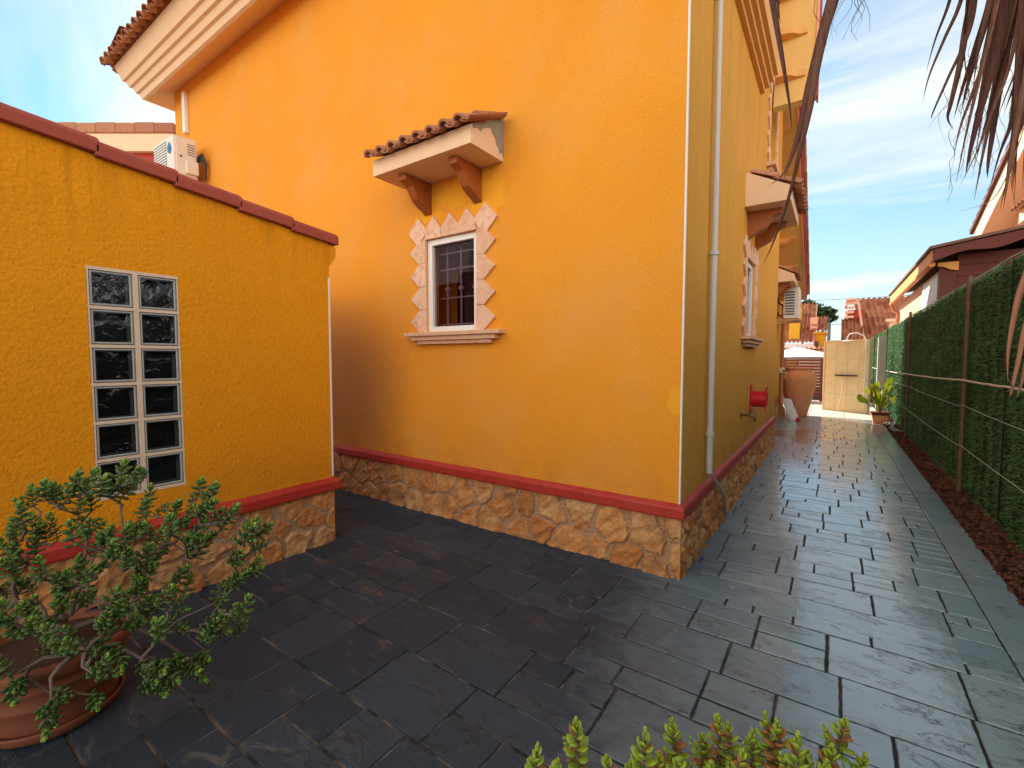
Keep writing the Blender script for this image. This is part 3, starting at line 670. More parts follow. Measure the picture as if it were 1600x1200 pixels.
for p, q in (((a, d), (c, d)), ((c, d), (c, e)), ((c, e), (a, e)), ((a, e), (a, d))): b.add([FSH(p[0], 0, p[1]), FSH(q[0], 0, q[1]), FSH(q[0], -.1, q[1]), FSH(p[0], -.1, p[1])], [(0, 1, 2, 3)])
b.prism([(-4, .44), (YS, .44), (YS, ctop(YS)), (-4, ctop(-4))], .14, .2, lambda p, q, e: FSH(p, -e, q))
b.box(-4, YS, -2.4, -2.3, .44, 2.3, FSH); b.add([FSH(YS, 0, .44), FSH(YS, -2.4, .44), FSH(YS, -2.4, ctop(YS)), FSH(YS, 0, ctop(YS))], [(0, 1, 2, 3)])
b.add([FSH(-4, -.2, ctop(-4)-.02), FSH(YS, -.2, ctop(YS)-.02), FSH(YS, -2.4, ctop(YS)-.02), FSH(-4, -2.4, ctop(-4)-.02)], [(0, 1, 2, 3)])
b.build('wall', M['shed'], shed, norm=False)
stones('plinth', shed, Fr((XS-.012, -1.6, -.03), (0, 1, 0), (1, 0, 0)), YS+1.6+.006, .49, 63, step=.009, size=.25, ends=(0, 1))
b = MB(); b.box(XS-2.4, XS-.013, -4, YS+.004, -.05, .45); b.build('plinth_core', M['grout'], shed)
b = MB(); mitre_band([((XS, -4.0), (1, 0)), ((XS, YS), (1, 1)), ((XS-2.4, YS), (0, 1))])
o = b.build('red_ledge', M['band'], shed); o.location.z = .012
b = MB(); b.box(XS-.015, XS+.003, YS-.012, YS+.002, .545, 2.15); b.build('corner_bead', M['white'], shed)
gw = MB()
for k in range(7):
    z = G[2]+(G[3]-G[2])*k/6; gw.box(G[0], G[1], -.085, .002, z-.009, z+.009, FSH)
for u in (G[0]+.006, (G[0]+G[1])/2, G[1]-.006): 
    for k in range(6):
        z = G[2]+(G[3]-G[2])*k/6+.0095; z2 = G[2]+(G[3]-G[2])*(k+1)/6-.0095; w = .013 if u == (G[0]+G[1])/2 else .004
        gw.box(u-w, u+w, -.085, .001, z, z2, FSH)
win = gw.build('glass_block_window', M['grid'] if 'grid' in M else plain('cream_grout', (.66, .52, .38), .8, .12, 20, .3), shed)
for r in range(6):
    for cc in range(2):
        ph = (G[3]-G[2])/6; z0 = G[2]+ph*r+.010; z1 = G[2]+ph*(r+1)-.010
        um = (G[0]+G[1])/2; u0, u1 = (G[0]+.011, um-.0135) if cc == 0 else (um+.0135, G[1]-.011)
        k = MB()
        def ring(i0, w0, i1, w1, m, rn=.0):
            A = [(u0+i0, z0+i0), (u1-i0, z0+i0), (u1-i0, z1-i0), (u0+i0, z1-i0)]; B_ = [(u0+i1, z0+i1), (u1-i1, z0+i1), (u1-i1, z1-i1), (u0+i1, z1-i1)]
            k.add([FSH(p, w0, q) for p, q in A]+[FSH(p, w1, q) for p, q in B_], [(i, (i+1) % 4, 4+(i+1) % 4, 4+i) for i in range(4)], rn, m)
        ring(0, -.02, .004, -.002, 1); ring(.004, -.002, .010, -.001, 1); ring(.010, -.001, .014, -.007, 1); ring(.014, -.008, .019, -.0078, 2); ring(.0145, -.0081, .016, -.072, 1)
        k.add([FSH(u0+.0145, -.0079, z0+.0145), FSH(u1-.0145, -.0079, z0+.0145), FSH(u1-.0145, -.0079, z1-.0145), FSH(u0+.0145, -.0079, z1-.0145)], [(0, 1, 2, 3)], 0, 0)
        k.add([FSH(u0+.012, -.07, z0+.012), FSH(u1-.012, -.07, z0+.012), FSH(u1-.012, -.07, z1-.012), FSH(u0+.012, -.07, z1-.012)], [(0, 1, 2, 3)], 0, 2)
        k.build('glass_block', [M['gblock'], M['gside'], M['gblack']], win, norm=False)
# coping tiles stepping down the slope
yb = [-3.9+.365*i for i in range(17)]; 
yb = [y for y in np.arange(.425-.366*11, 2.2, .366)]
for y in yb:
    k = MB(); y1 = min(y+.385, 2.285); n_ = 7; x0, x1 = XS-.30, XS+.045
    prof = [(x1, -.012), (x1, .045), (x1-.008, .062), (x1-.035, .078), (x1-.09, .088), (x0+.03, .088), (x0, .06), (x0, -.012)]
    lift0, lift1 = .0, .016                          # the lower end of each tile laps over the next
    def T_(p, q, e):
        yy = y if e == 0 else y1; return Vector((p, yy, ctop(yy)+q+(0 if e == 0 else .018)))
    k.prism(prof, 0, 1, T_); k.build('coping_tile', M['coping'], shed, bevel=.006)
b = MB(); b.prism([(YS, ctop(YS)-.01), (YS+.05, ctop(YS)-.02), (YS+.05, ctop(YS)-.10), (YS, ctop(YS)-.17)], XS-.28, XS+.02, lambda p, q, e: Vector((e, p, q)))
b.build('eave_corbel', M['shed'], shed)

# ------------------------------------------------------------------ air conditioners
def ac(root, fr, L_, D_, H_, w0, front):
    """fr(u,w,z): u along wall 0..L_, w from wall, z up"""
    b = MB(); b.box(0, L_, w0, w0+D_, 0, H_, fr); b.build('casing', M['acw'], root, bevel=.015)
    g = MB()
    n = 13
    if front == 'front':
        for i in range(n):
            z = .05+(H_-.1)*i/n; g.box(.03, L_*.66, w0+D_, w0+D_+.006, z, z+.022, fr)
        g.build('grille', M['acw'], root); g2 = MB(); g2.box(.025, L_*.665, w0+D_+.0005, w0+D_+.003, .045, H_-.045, fr); g2.build('fan_guard', M['acg'], root)
    return root
a1 = thing('air_conditioner', 'white air conditioner unit high on the front wall above the shed coping, pipe above it', 'air conditioner', 'air conditioner units')
FA = Fr((-8.52, YF+.012, 4.10), (1, 0, 0), (0, -1, 0)); ac(a1, FA, .74, .30, .60, .13, 'front')
b = MB(); b.box(.7405, .755, .16, .40, .06, .55, FA); b.build('side_panel', M['acw'], a1, bevel=.006)
b = MB(); b.box(.756, .80, .13, .30, .08, .28, FA); b.build('valve_cover', M['acw'], a1, bevel=.02)
b = MB(); b.box(.756, .760, .33, .36, .30, .33, FA); b.build('screw_cap', M['acg'], a1)
b = MB()
for k in range(5): b.box(.756, .759, .17, .26, .36+k*.035, .372+k*.035, FA)
b.build('side_slots', M['acg'], a1)
b = MB(); b.tube([FA(.62+.045*math.cos(t), .4385, .42+.06*math.sin(t)) for t in np.linspace(0, 6.2, 18)], .009, 6); b.tube([FA(.62, .4385, .50), FA(.625, .4385, .44), FA(.61, .4385, .40)], .013, 6); b.build('round_emblem', M['logo'], a1)
b = MB(); b.box(-.02, .80, .02, .46, -.045, -.015, FA); b.box(.76, .79, .005, .03, -.30, .0, FA); b.box(.02, .05, .005, .03, -.30, 0, FA); b.build('bracket', M['cream'], a1)
b = MB()
for k in range(4): b.tube([FA(.72, .12, .30+.02*k), FA(.80+.01*k, .10, .32+.03*k), FA(.84, .06, .22+.02*k), FA(.80, .05, .05+.02*k)], .014, 7)
b.build('cable_loop', M['black'], a1)
b = MB(); b.box(.06, .15, .001, .06, .93, 1.55, FA); b.build('pipe_duct', M['white'], a1, bevel=.008)
a2 = thing('air_conditioner', 'cream air conditioner on a wall shelf above the terracotta jar, dark louvre slots', 'air conditioner', 'air conditioner units')
FB = Fr((XH2, 12.2, 2.42), (0, 1, 0), (1, 0, 0))
b = MB(); b.box(0, .8, .16, .46, 0, .70, FB); b.build('casing', M['acw'], a2, bevel=.015)
b = MB(); 
for k in range(9): b.box(-.006, .001, .19, .38, .08+k*.062, .115+k*.062, FB)
b.build('louvre_slots', M['acg'], a2)
b = MB(); b.box(-.06, .9, .0, .50, -.05, -.02, FB); b.prism([(0, -.051), (.45, -.051), (0, -.12)], -.03, .0, lambda p, q, e: FB(e, p, q)); b.build('shelf', M['greygut'], a2)
b = MB(); b.tube([FB(.1, .16, .3), FB(0, .08, .35), FB(-.05, .03, .55), FB(-.05, .02, .7)], .02, 7); b.tube([FB(.1, .16, .1), FB(-.04, .10, .05), FB(-.06, .06, .16), FB(0, .04, .02)], .018, 7); b.build('cable_loop', M['black'], a2)

# ------------------------------------------------------------------ side wall fittings
r = thing('hose_hanger', 'red plastic hose hanger screwed to the orange side wall above the tap', 'hose hanger')
b = MB(); b.box(XH-.011, XH+.004, 6.22, 6.46, .87, 1.19); b.build('back_plate', M['redp'], r, bevel=.006)
b = MB(); b.tube([(XH+.004, 6.34, 1.01), (XH+.15, 6.34, 1.01)], .10, 20); b.build('drum', M['redp'], r)
b = MB(); b.box(XH+.15, XH+.165, 6.24, 6.28, .88, 1.16); b.box(XH+.15, XH+.165, 6.40, 6.44, .88, 1.16); b.box(XH+.15, XH+.165, 6.28, 6.40, .88, .93); b.box(XH+.15, XH+.165, 6.28, 6.40, 1.08, 1.12); b.build('front_plate', M['redp'], r, bevel=.004)
def tap(name, label, o, d, g=None):
    t = thing(name, label, 'tap', g, loc=(0, 0, 0)); o = Vector(o); d = Vector(d)
    b = MB(); b.tube([o-d*.01, o+d*.012], .026, 12); b.tube([o, o+d*.10], .011, 10); b.tube([o+d*.08, o+d*.125, o+d*.14+Vector((0, 0, -.02)), o+d*.14+Vector((0, 0, -.06))], [.014, .013, .012, .013], 10); b.build('spout', M['brass'], t)
    b = MB(); b.tube([o+d*.09, o+d*.09+Vector((0, 0, .045))], .007, 8); s = Vector((d.y, -d.x, 0)); b.bar(o+d*.09+Vector((0, 0, .045))-s*.03, o+d*.09+Vector((0, 0, .045))+s*.03, .012, .008); b.build('handle', M['brass'], t); return t
tap('garden_tap', 'small dark brass tap low on the orange side wall below the red hanger', (XH-.012, 5.57, .885), (1, 0, 0), None)
tap('garden_tap', 'brass tap on a brown pipe at the shoulder of the terracotta jar', (XH2+.10, 13.6, 1.20), (1, -.25, 0), None)
dp2 = thing('downpipe', 'brown downpipe on the recessed wall behind the terracotta jar', 'downpipe')
b = MB(); b.tube([(XH2+.05, 13.75, 2.9), (XH2+.05, 13.75, .32), (XH2+.12, 13.7, .2), (XH2+.12, 13.7, .02)], .04, 12); b.build('pipe', M['brown'], dp2)
b = MB(); b.box(XH2+.0, XH2+.11, 13.68, 13.82, 1.14, 1.28); b.build('junction_box', M['acw'], dp2, bevel=.005)
# jar
jar = MB(); jp = [(.0, 0), (.19, 0), (.205, .02), (.235, .16), (.30, .42), (.365, .72), (.395, .94), (.385, 1.08), (.33, 1.18), (.285, 1.205), (.275, 1.225), (.30, 1.235), (.315, 1.26), (.30, 1.285), (.26, 1.29), (.24, 1.26), (.23, 1.15), (.3, .9), (.2, .2), (0, .1)]
jar.lathe(jp, (0, 0, 0), 48)
jr = thing('terracotta_jar', 'tall shoulder-high terracotta jar standing against the wall at the path end', 'jar', loc=(-.72, 14.15, 0))
jar.build('body', M['terra'], jr); b = MB(); b.tube([(-.25, -.25, 1.14), (-.30, -.33, 1.10), (-.31, -.33, 1.02), (-.27, -.27, .96)], .03, 8); b.build('ear_handle', M['terra'], jr)
# plastic bag
bg_ = MB(); n1, n2 = 12, 14; base = Vector((-.90, 13.0, 0)); 
for (sgn) in (1,):
    vs = []
    for i in range(n1+1):
        for j in range(n2):
            t = 2*math.pi*j/n2; h = .52*i/n1; rx = (.12-.05*abs(i/n1-.3))*(1+random.uniform(-.12, .12)); ry = (.045-.03*i/n1)*(1+random.uniform(-.3, .3))
            vs.append(base+Vector((rx*math.cos(t)+.16*(1-h/.52), ry*math.sin(t)-.12*(1-h/.52)+.15, h+random.uniform(-.008, .008))))
    bg_.add(vs, [(i*n2+j, i*n2+(j+1) % n2, (i+1)*n2+(j+1) % n2, (i+1)*n2+j) for i in range(n1) for j in range(n2)]+[tuple(range(n2))], 0, 0, True)
bag = bg_.build('plastic_bag', M['bag']); tag(bag, 'crumpled white plastic bag with a red corner leaning on the terracotta jar', 'bag')
b = MB(); b.lathe([(0, 0), (.05, .01), (.045, .06), (.015, .10), (0, .10)], (base.x+.25, base.y-.0, 0), 9); b.build('red_corner', M['redp'], bag)

# ------------------------------------------------------------------ end of the path
g = thing('slatted_gate', 'maroon horizontal-slat gate closing the path behind the terracotta jar', 'gate')
b = MB()
for k in range(13): b.box(-1.42, -.36, 19.62, 19.65, .10+k*.109, .10+k*.109+(.088 if k > 2 else .105))
b.build('slats', M['maroon'], g); b = MB(); b.box(-1.5, -1.42, 19.6, 19.67, 0, 1.55); b.box(-.36, -.28, 19.6, 19.67, 0, 1.55); b.box(-1.42, -.36, 19.6, 19.67, 1.51, 1.57); b.build('frame', M['maroon'], g)
g = thing('slatted_fence', 'maroon slat fence panel continuing left from the gate', 'fence')
b = MB()
for k in range(13): b.box(-5, -1.54, 19.62, 19.65, .10+k*.109, .10+k*.109+.09)
b.build('slats', M['maroon'], g)
for x in (-5.1, -3.3, -1.58): b = MB(); b.box(x, x+.07, 19.6, 19.67, 0, 1.55); b.build('post', M['maroon'], g)
b = MB(); b.box(-.26, -.12, 19.5, 19.8, 0, 1.62); b.box(-.29, -.09, 19.47, 19.83, 1.62, 1.68); tag(b.build('gate_pillar', M['yellow']), 'slim yellow pillar at the right of the maroon gate', 'pillar')
sw = thing('shower_wall', 'free-standing beige tiled panel wall with a white garden shower at path end', 'wall')
A = Vector((-.19, 16.42, 0)); Bp = Vector((.80, 15.76, 0)); dd = (Bp-A).normalized(); nn = Vector((dd.y, -dd.x, 0)); FW = Fr(A, dd, nn); LW = (Bp-A).length
b = MB(); b.box(0, LW, -.12, 0, 0, 2.0, FW); b.build('panel', M['beige'], sw, bevel=.006)
b = MB(); [b.box(u, u+.008, -.0005, .002, .02, 1.98, FW) for u in (.31, .63, .95)]; [b.box(.04, LW-.02, -.0003, .0018, z, z+.008, FW) for z in (.5, 1.0, 1.5)]; b.build('tile_joints', plain('tile_joint', (.52, .40, .24), .8, .1), sw)
b = MB(); b.box(-.03, -.001, -.13, .02, 0, 2.0, FW); b.box(-.03, LW, -.13, .02, 2.001, 2.04, FW); b.build('edge_trim', M['cream'], sw)
sh = thing('garden_shower', 'white curved garden shower with tall riser pipe fixed to the beige panel', 'shower')
b = MB(); b.tube([FW(LW-.06, .05, .15), FW(LW-.06, .05, 2.02), FW(LW-.12, .06, 2.14), FW(LW-.30, .08, 2.22), FW(LW-.46, .10, 2.2), FW(LW-.52, .11, 2.10), FW(LW-.53, .11, 2.03)], .017, 8); b.build('riser', M['white'], sh)
b = MB(); b.tube([FW(LW-.53, .11, 2.03), FW(LW-.53, .11, 2.0)], [.05, .13], 16); b.build('shower_head', M['white'], sh)
for z in (.55, .9, 1.75): b = MB(); b.box(LW-.12, LW-.02, .0, .08, z, z+.03, FW); b.build('fixing', M['white'], sh)
sq = thing('floor_squeegee', 'upturned floor squeegee leaning on the beige panel, black blade on top', 'squeegee')
b = MB(); b.tube([FW(.62, .30, .0), FW(.60, .04, 1.02)], .012, 8); b.build('handle', M['cream'], sq); b = MB(); b.bar(FW(.33, .04, 1.035), FW(.92, .04, 1.035), .04, .035); b.build('blade', M['black'], sq)
b = MB(); b.box(.93, 1.10, 14.9, 15.07, 0, 2.06); tag(b.build('concrete_post', M['concrete'], bevel=.008), 'pale square concrete post between beige panel and green hedge fence', 'post')
# planter
pl_ = thing('potted_plant', 'square terracotta planter with large yellow-green leaves beside the concrete post', 'plant', loc=(.93, 13.6, 0))
b = MB(); b.prism([(-.12, 0), (.12, 0), (.16, .24), (-.16, .24)], -.13, .13, lambda p, q, e: Vector((p, e, q))); b.build('planter', M['terra'], pl_, bevel=.01)
b = MB(); b.box(-.18, .18, -.16, .16, .235, .275); b.box(-.15, .15, -.13, .13, .20, .262); b.build('rim', M['terraD'], pl_, bevel=.006)
b = MB()
for i in range(34):
    t = random.uniform(0, 6.28); h = random.uniform(.12, .85) if i % 4 else random.uniform(.6, .95); out = random.uniform(.05, .30); d = Vector((math.cos(t), math.sin(t), 0)); p0 = Vector((0, 0, .25)); p1 = d*out+Vector((0, 0, .25+h*.7))
    if i == 0: p1 = Vector((-.12, 0, .85))
    if i == 1: p1 = Vector((-.36, -.05, .55))
    b.tube([p0, p0.lerp(p1, .5)+Vector((0, 0, .05)), p1], .007, 5, .5); L_ = random.uniform(.13, .26); w = L_*.32; dr = (d*random.uniform(.1, .6)+Vector((0, 0, random.uniform(.2, 1)))).normalized(); sd = dr.cross(Vector((random.uniform(-1, 1), random.uniform(-1, 1), .3))).normalized(); up = dr.cross(sd)
    vs = [p1]; 
    for q, ww in ((.2, .7), (.45, 1), (.7, .8), (.88, .4)): vs += [p1+dr*L_*q+sd*w*ww, p1+dr*L_*q+up*.012, p1+dr*L_*q-sd*w*ww]
    vs.append(p1+dr*L_); k = [(0, 1, 2), (0, 2, 3)]+[(1+3*j+c, 4+3*j+c, 5+3*j+c, 2+3*j+c) for j in range(3) for c in range(2)]+[(10, 13, 11), (11, 13, 12)]
    b.add(vs, k, random.random(), 0, True)
b.build('leaves', M['yleaf'], pl_, norm=False)

# ------------------------------------------------------------------ hedge fence
fence = thing('hedge_fence', 'tall artificial green hedge fence on posts along the right of the path', 'fence')
XF = 1.235
def ftop(y): return 2.375-.004*(y-5)+.012*math.sin(y*1.7)
b = MB(); ys = np.arange(-3, 24.01, .25)
for y0, y1 in zip(ys, ys[1:]):
    b.add([(XF+.03, y0, .03), (XF+.03, y1, .03), (XF+.03, y1, ftop(y1)-.02), (XF+.03, y0, ftop(y0)-.02), (XF+.06, y0, .03), (XF+.06, y1, .03), (XF+.06, y1, ftop(y1)-.02), (XF+.06, y0, ftop(y0)-.02)], [(0, 1, 2, 3), (7, 6, 5, 4), (3, 2, 6, 7), (0, 4, 5, 1)])
b.build('backing', M['hedgeback'], fence)
def needles():
    n = 90000; r = RNG.random(n); y = 2.6+21*(r**1.75); z = .02+RNG.random(n)*2.35; top = 2.375-.004*(y-5)+.012*np.sin(y*1.7); z = np.minimum(z, top-.01*RNG.random(n))
    bulge = .018*np.sin(y*2*math.pi/.33)+.012*np.sin(y*23+z*1.3)+.014*np.sin(z*9+y*3)
    x = XF+.025-.02*RNG.random(n)-bulge*.6; L_ = RNG.uniform(.02, .055, n)*(1+.03*y); w = RNG.uniform(.0018, .0034, n)*(1+.10*y)
    d = RNG.normal(size=(n, 3))*np.array([.35, .8, .7])+np.array([-.75, 0, -.25]); d /= np.linalg.norm(d, axis=1)[:, None]
    s = np.cross(d, RNG.normal(size=(n, 3))); s /= np.linalg.norm(s, axis=1)[:, None]
    P = np.stack([x, y, z], 1); V = np.stack([P-s*w[:, None], P+s*w[:, None], P+d*L_[:, None]], 1).reshape(-1, 3)
    patch = .5+.3*np.sin(y*2*math.pi/.66+np.sin(z*2))+.25*np.sin(z*2.3+y*1.1)
    a = np.clip(RNG.beta(1.3, 2, n)+.25*(patch-.5), 0, 1)
    npmesh('foliage', V, np.arange(3*n).reshape(-1, 3), M['hedge'], fence, {'rnd': ('FACE', a)})
needles()
for y in (-.5, 2.4, 6.95, 11.6, 16.2, 20.8):
    b = MB(); b.tube([(1.19, y, -.03), (1.187, y+.01, 2.40)], .021, 10); b.tube([(1.19, y, 1.15), (1.19, y, 1.19)], .0235, 10); b.tube([(1.19, y, .0), (1.19, y, .09)], .025, 10, 0, 0); b.build('post', M['post'], fence)
for y in (5.65,):
    b = MB(); b.tube([(1.222, y, .1), (1.222, y-.02, 2.34)], .006, 6); b.build('cane', M['hedgeback'], fence)
def hang(y0, y1, z0, z1, sag, x, r, n=26, wv=.004):
    return [(x+random.uniform(-wv, wv), y0+(y1-y0)*i/n, z0+(z1-z0)*i/n-sag*4*(i/n)*(1-i/n)+random.uniform(-wv, wv)) for i in range(n+1)]
b = MB(); 
for y0, y1, z0, z1 in ((2.4, 6.95, 1.30, 1.27), (6.95, 11.6, 1.27, 1.215), (11.6, 16.2, 1.215, 1.19), (16.2, 20.8, 1.19, 1.2)): b.tube(hang(y0, y1, z0, z1, .012, 1.165, 0), .011, 8)
b.build('hose_line', M['cord'], fence)
b = MB()
for zz in (1.0, .56):
    for y0, y1 in ((2.4, 6.95), (6.95, 11.6), (11.6, 16.2)): b.tube(hang(y0, y1, zz-.02, zz, .02, 1.17, 0, 14, .002), .0028, 5)
b.tube(hang(2.4, 20, 2.40, 2.33, 0, XF+.02, 0, 40, .004), .006, 5)
b.build('tension_wire', M['wire'], fence)
wr = MB()
for k in range(5):
    pts = [(1.02+.12*k/5+.05*math.sin(i*1.3+k), 14.3-i*.28-.1*k, .05+.05*random.random()) for i in range(9)]; wr.tube(pts, .006, 5)
tag(wr.build('loose_cable', M['wire']), 'loose pale cable tangled on the red gravel beside the planter', 'cable')

# ------------------------------------------------------------------ succulents
def leaf(mb, p, d, up, L_, w, th, a, seg=8):
    """one fat oval leaf; d direction, up its upper side"""
    d = d.normalized(); s = d.cross(up)
    if s.length < 1e-4: s = d.orthogonal()
    s.normalize(); n = s.cross(d)
    rings = ((.06, .22), (.30, .72), (.62, 1.0), (.86, .70)); vs = [p]
    for q, k in rings:
        for i in range(seg):
            t = 2*math.pi*i/seg; vs.append(p+d*(L_*q)+s*(math.cos(t)*w*.5*k)+n*(math.sin(t)*th*.5*k+.10*L_*q*q))
    vs.append(p+d*L_+n*.10*L_); fs = [(0, 1+(i+1) % seg, 1+i) for i in range(seg)]
    for j in range(3): fs += [(1+j*seg+i, 1+j*seg+(i+1) % seg, 1+(j+1)*seg+(i+1) % seg, 1+(j+1)*seg+i) for i in range(seg)]
    e = len(vs)-1; fs += [(1+3*seg+i, 1+3*seg+(i+1) % seg, e) for i in range(seg)]
    mb.add(vs, fs, a, 0, True)
def shoot(mb, base, d, L_, pairs, ls, seg=8, tipc=.72, redc=False):
    d = d.normalized(); s = d.orthogonal().normalized(); s = Matrix.Rotation(random.uniform(0, 6.28), 3, d)@s
    for i in range(pairs):
        t = i/(pairs-1); p = base+d*(L_*t); s = Matrix.Rotation(R_(90+random.uniform(-14, 14)), 3, d)@s
        open_ = 1.15-.95*t**1.6; sz = ls*(.72+.28*math.sin(math.pi*min(1, t*1.1+.1)))*(1 if t < .9 else .62)
        for sg in (1, -1):
            dr = (s*sg*math.sin(open_*1.25)+d*math.cos(open_*1.25)+Vector((0, 0, -.10*(1-t)))+Vector([random.uniform(-.12, .12) for _ in range(3)])).normalized()
            a = min(1, max(0, (tipc*t**2.5)+random.uniform(-.12, .15)))
            if not redc: a = min(.7, a) if t < .85 else a+.15
            else: a = (1.0 if random.random() < .3 and t < .8 else min(.7, .2+.6*t+random.uniform(-.1, .1)))
            leaf(mb, p, dr, d, sz*random.uniform(.85, 1.15), sz*.64, sz*.25, min(1, a), seg)
def jade():
    root = thing('jade_plant', 'large sprawling jade plant in a terracotta pot in front of the yellow shed', 'plant', loc=(0, 0, 0)); C = Vector((-2.664, .425, 0)); K = .80
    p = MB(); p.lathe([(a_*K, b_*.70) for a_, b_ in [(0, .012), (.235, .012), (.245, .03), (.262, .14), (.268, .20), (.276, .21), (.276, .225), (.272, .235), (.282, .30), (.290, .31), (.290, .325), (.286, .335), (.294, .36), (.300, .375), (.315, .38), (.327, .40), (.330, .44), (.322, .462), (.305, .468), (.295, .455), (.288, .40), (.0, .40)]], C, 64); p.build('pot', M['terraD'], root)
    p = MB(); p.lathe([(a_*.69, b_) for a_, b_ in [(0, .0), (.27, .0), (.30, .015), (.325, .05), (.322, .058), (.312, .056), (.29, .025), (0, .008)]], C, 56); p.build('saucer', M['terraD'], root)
    p = MB(); p.lathe([(0, .295), (.12, .29), (.23, .285)], C, 24); p.build('potting_soil', M['soil'], root)
    px = [(120,180),(170,160),(205,165),(280,130),(300,190),(350,120),(380,150),(450,100),(520,100),(560,180),(540,230),(750,150),(790,165),(770,225),(710,250),(860,250),(950,300),(985,310),(920,320),(655,230),(640,290),(690,300),(740,310),(520,310),(470,330),(560,340),(600,330),(270,320),(300,240),(170,320),(120,290),(80,250),(60,310),(200,290),(360,380),(430,380),(540,400),(580,420),(620,370),(730,350),(760,370),(130,380),(70,500),(100,520),(20,610),(100,610),(60,680),(130,660),(230,590),(250,640),(300,440),(340,480),(420,570),(450,600),(400,640),(540,590),(560,620),(620,660),(600,680),(500,650),(520,520),(640,520),(700,520),(680,480),(880,410),(960,440),(900,490),(820,540),(880,500),(920,600),(900,660),(820,660),(790,680),(800,640),(600,820),(560,890),(610,900),(640,860),(760,790),(740,840),(720,830),(450,780),(180,690),(220,740),(260,740),(50,780),(380,820),(390,840),(360,950),(100,860),(180,1020),(200,1000),(380,720),(850,270),(560,470),(620,560),(480,420),(240,500),(330,560),(340,200),(480,160),(250,180),(400,330),(330,300),(30,450),(-30,520),(-60,400),(-40,620),(150,450),(20,380)]
    lv = MB(); st = MB(); st.tube([C+Vector((0, 0, .27)), C+Vector((.02, .03, .43))], [.03, .024], 8)
    nodes = [(C+Vector((.02*math.cos(t), .02*math.sin(t), .33)), .0) for t in (0, 2, 4)]
    tips = []
    for i, (x, y) in enumerate(px):
        w = 1.86+random.uniform(-.26, .16)-.0006*(y-400)*.3
        if y > 650: w = min(w, 1.72)
        if x > 700: w = random.uniform(1.7, 1.95)
        P = at(x/2.4, 700+y/2.4, w)
        P.x = max(P.x, -3.22); P.z = max(P.z, .04)
        rr = math.hypot(P.x-C.x, P.y-C.y)
        if P.z < .42 and rr < .30: k = .34/max(rr, .01); P.x = C.x+(P.x-C.x)*k; P.y = C.y+(P.y-C.y)*k; P.x = max(P.x, -3.22)
        tips.append(P)
    root0 = C+Vector((0, 0, .38)); tips.sort(key=lambda p: (p-root0).length)
    for P in tips:
        out = (P-root0); out.z *= .5; out.normalize(); dirn = (out*.55+Vector((0, 0, .75))+Vector([random.uniform(-.3, .3) for _ in range(3)])).normalized()
        if P.z < .40: dirn = (out*.8+Vector((0, 0, random.uniform(-.4, .4)))+Vector([random.uniform(-.3, .3) for _ in range(3)])).normalized()
        L_ = random.uniform(.045, .10); base = P-dirn*L_*.6
        best = min(nodes, key=lambda nd: (nd[0]-base).length*(1+.0*nd[1])+nd[1]*.22)
        q = best[0]; dist = (base-q).length; mid = q.lerp(base, .5)+Vector((random.uniform(-.06, .06), random.uniform(-.06, .06), (.10 if P.z > .5 else .16)*dist/.4-.04))
        pts = []
        kk = max(4, int(dist/.05))
        for i in range(kk+1):
            t = i/kk; v = q*(1-t)**2+mid*2*t*(1-t)+base*t*t
            if 0 < i < kk: v += Vector([random.uniform(-.008, .008) for _ in range(3)])
            rr = math.hypot(v.x-C.x, v.y-C.y)
            if v.z < .40 and rr < .285 and rr > .05 and t > .1: v.x = C.x+(v.x-C.x)*.29/rr; v.y = C.y+(v.y-C.y)*.29/rr
            v.x = max(v.x, -3.26); pts.append(v)
        r0 = max(.0042, .0125-best[1]*.012); r1 = .0036
        st.tube(pts, [r0+(r1-r0)*i/kk for i in range(kk+1)], 6); st.tube([base, P+dirn*L_*.3], .003, 5)
        for i in range(1, kk): nodes.append((pts[i], best[1]+dist*i/kk))
        shoot(lv, base, dirn, L_+.015, random.choice((8, 9, 10)), random.uniform(.030, .041), 6)
        for _ in range(random.choice((0, 1, 1, 2))):
            d2 = (dirn+Vector([random.uniform(-.9, .9) for _ in range(3)])).normalized(); b2 = pts[-random.choice((1, 2, 3))]; st.tube([b2, b2+d2*.05], .0028, 5); shoot(lv, b2+d2*.015, d2, .055, 7, random.uniform(.024, .032), 6)
    st.build('stems', M['bark'], root, norm=False); lv.build('leaves', M['jade'], root, norm=False)
jade()
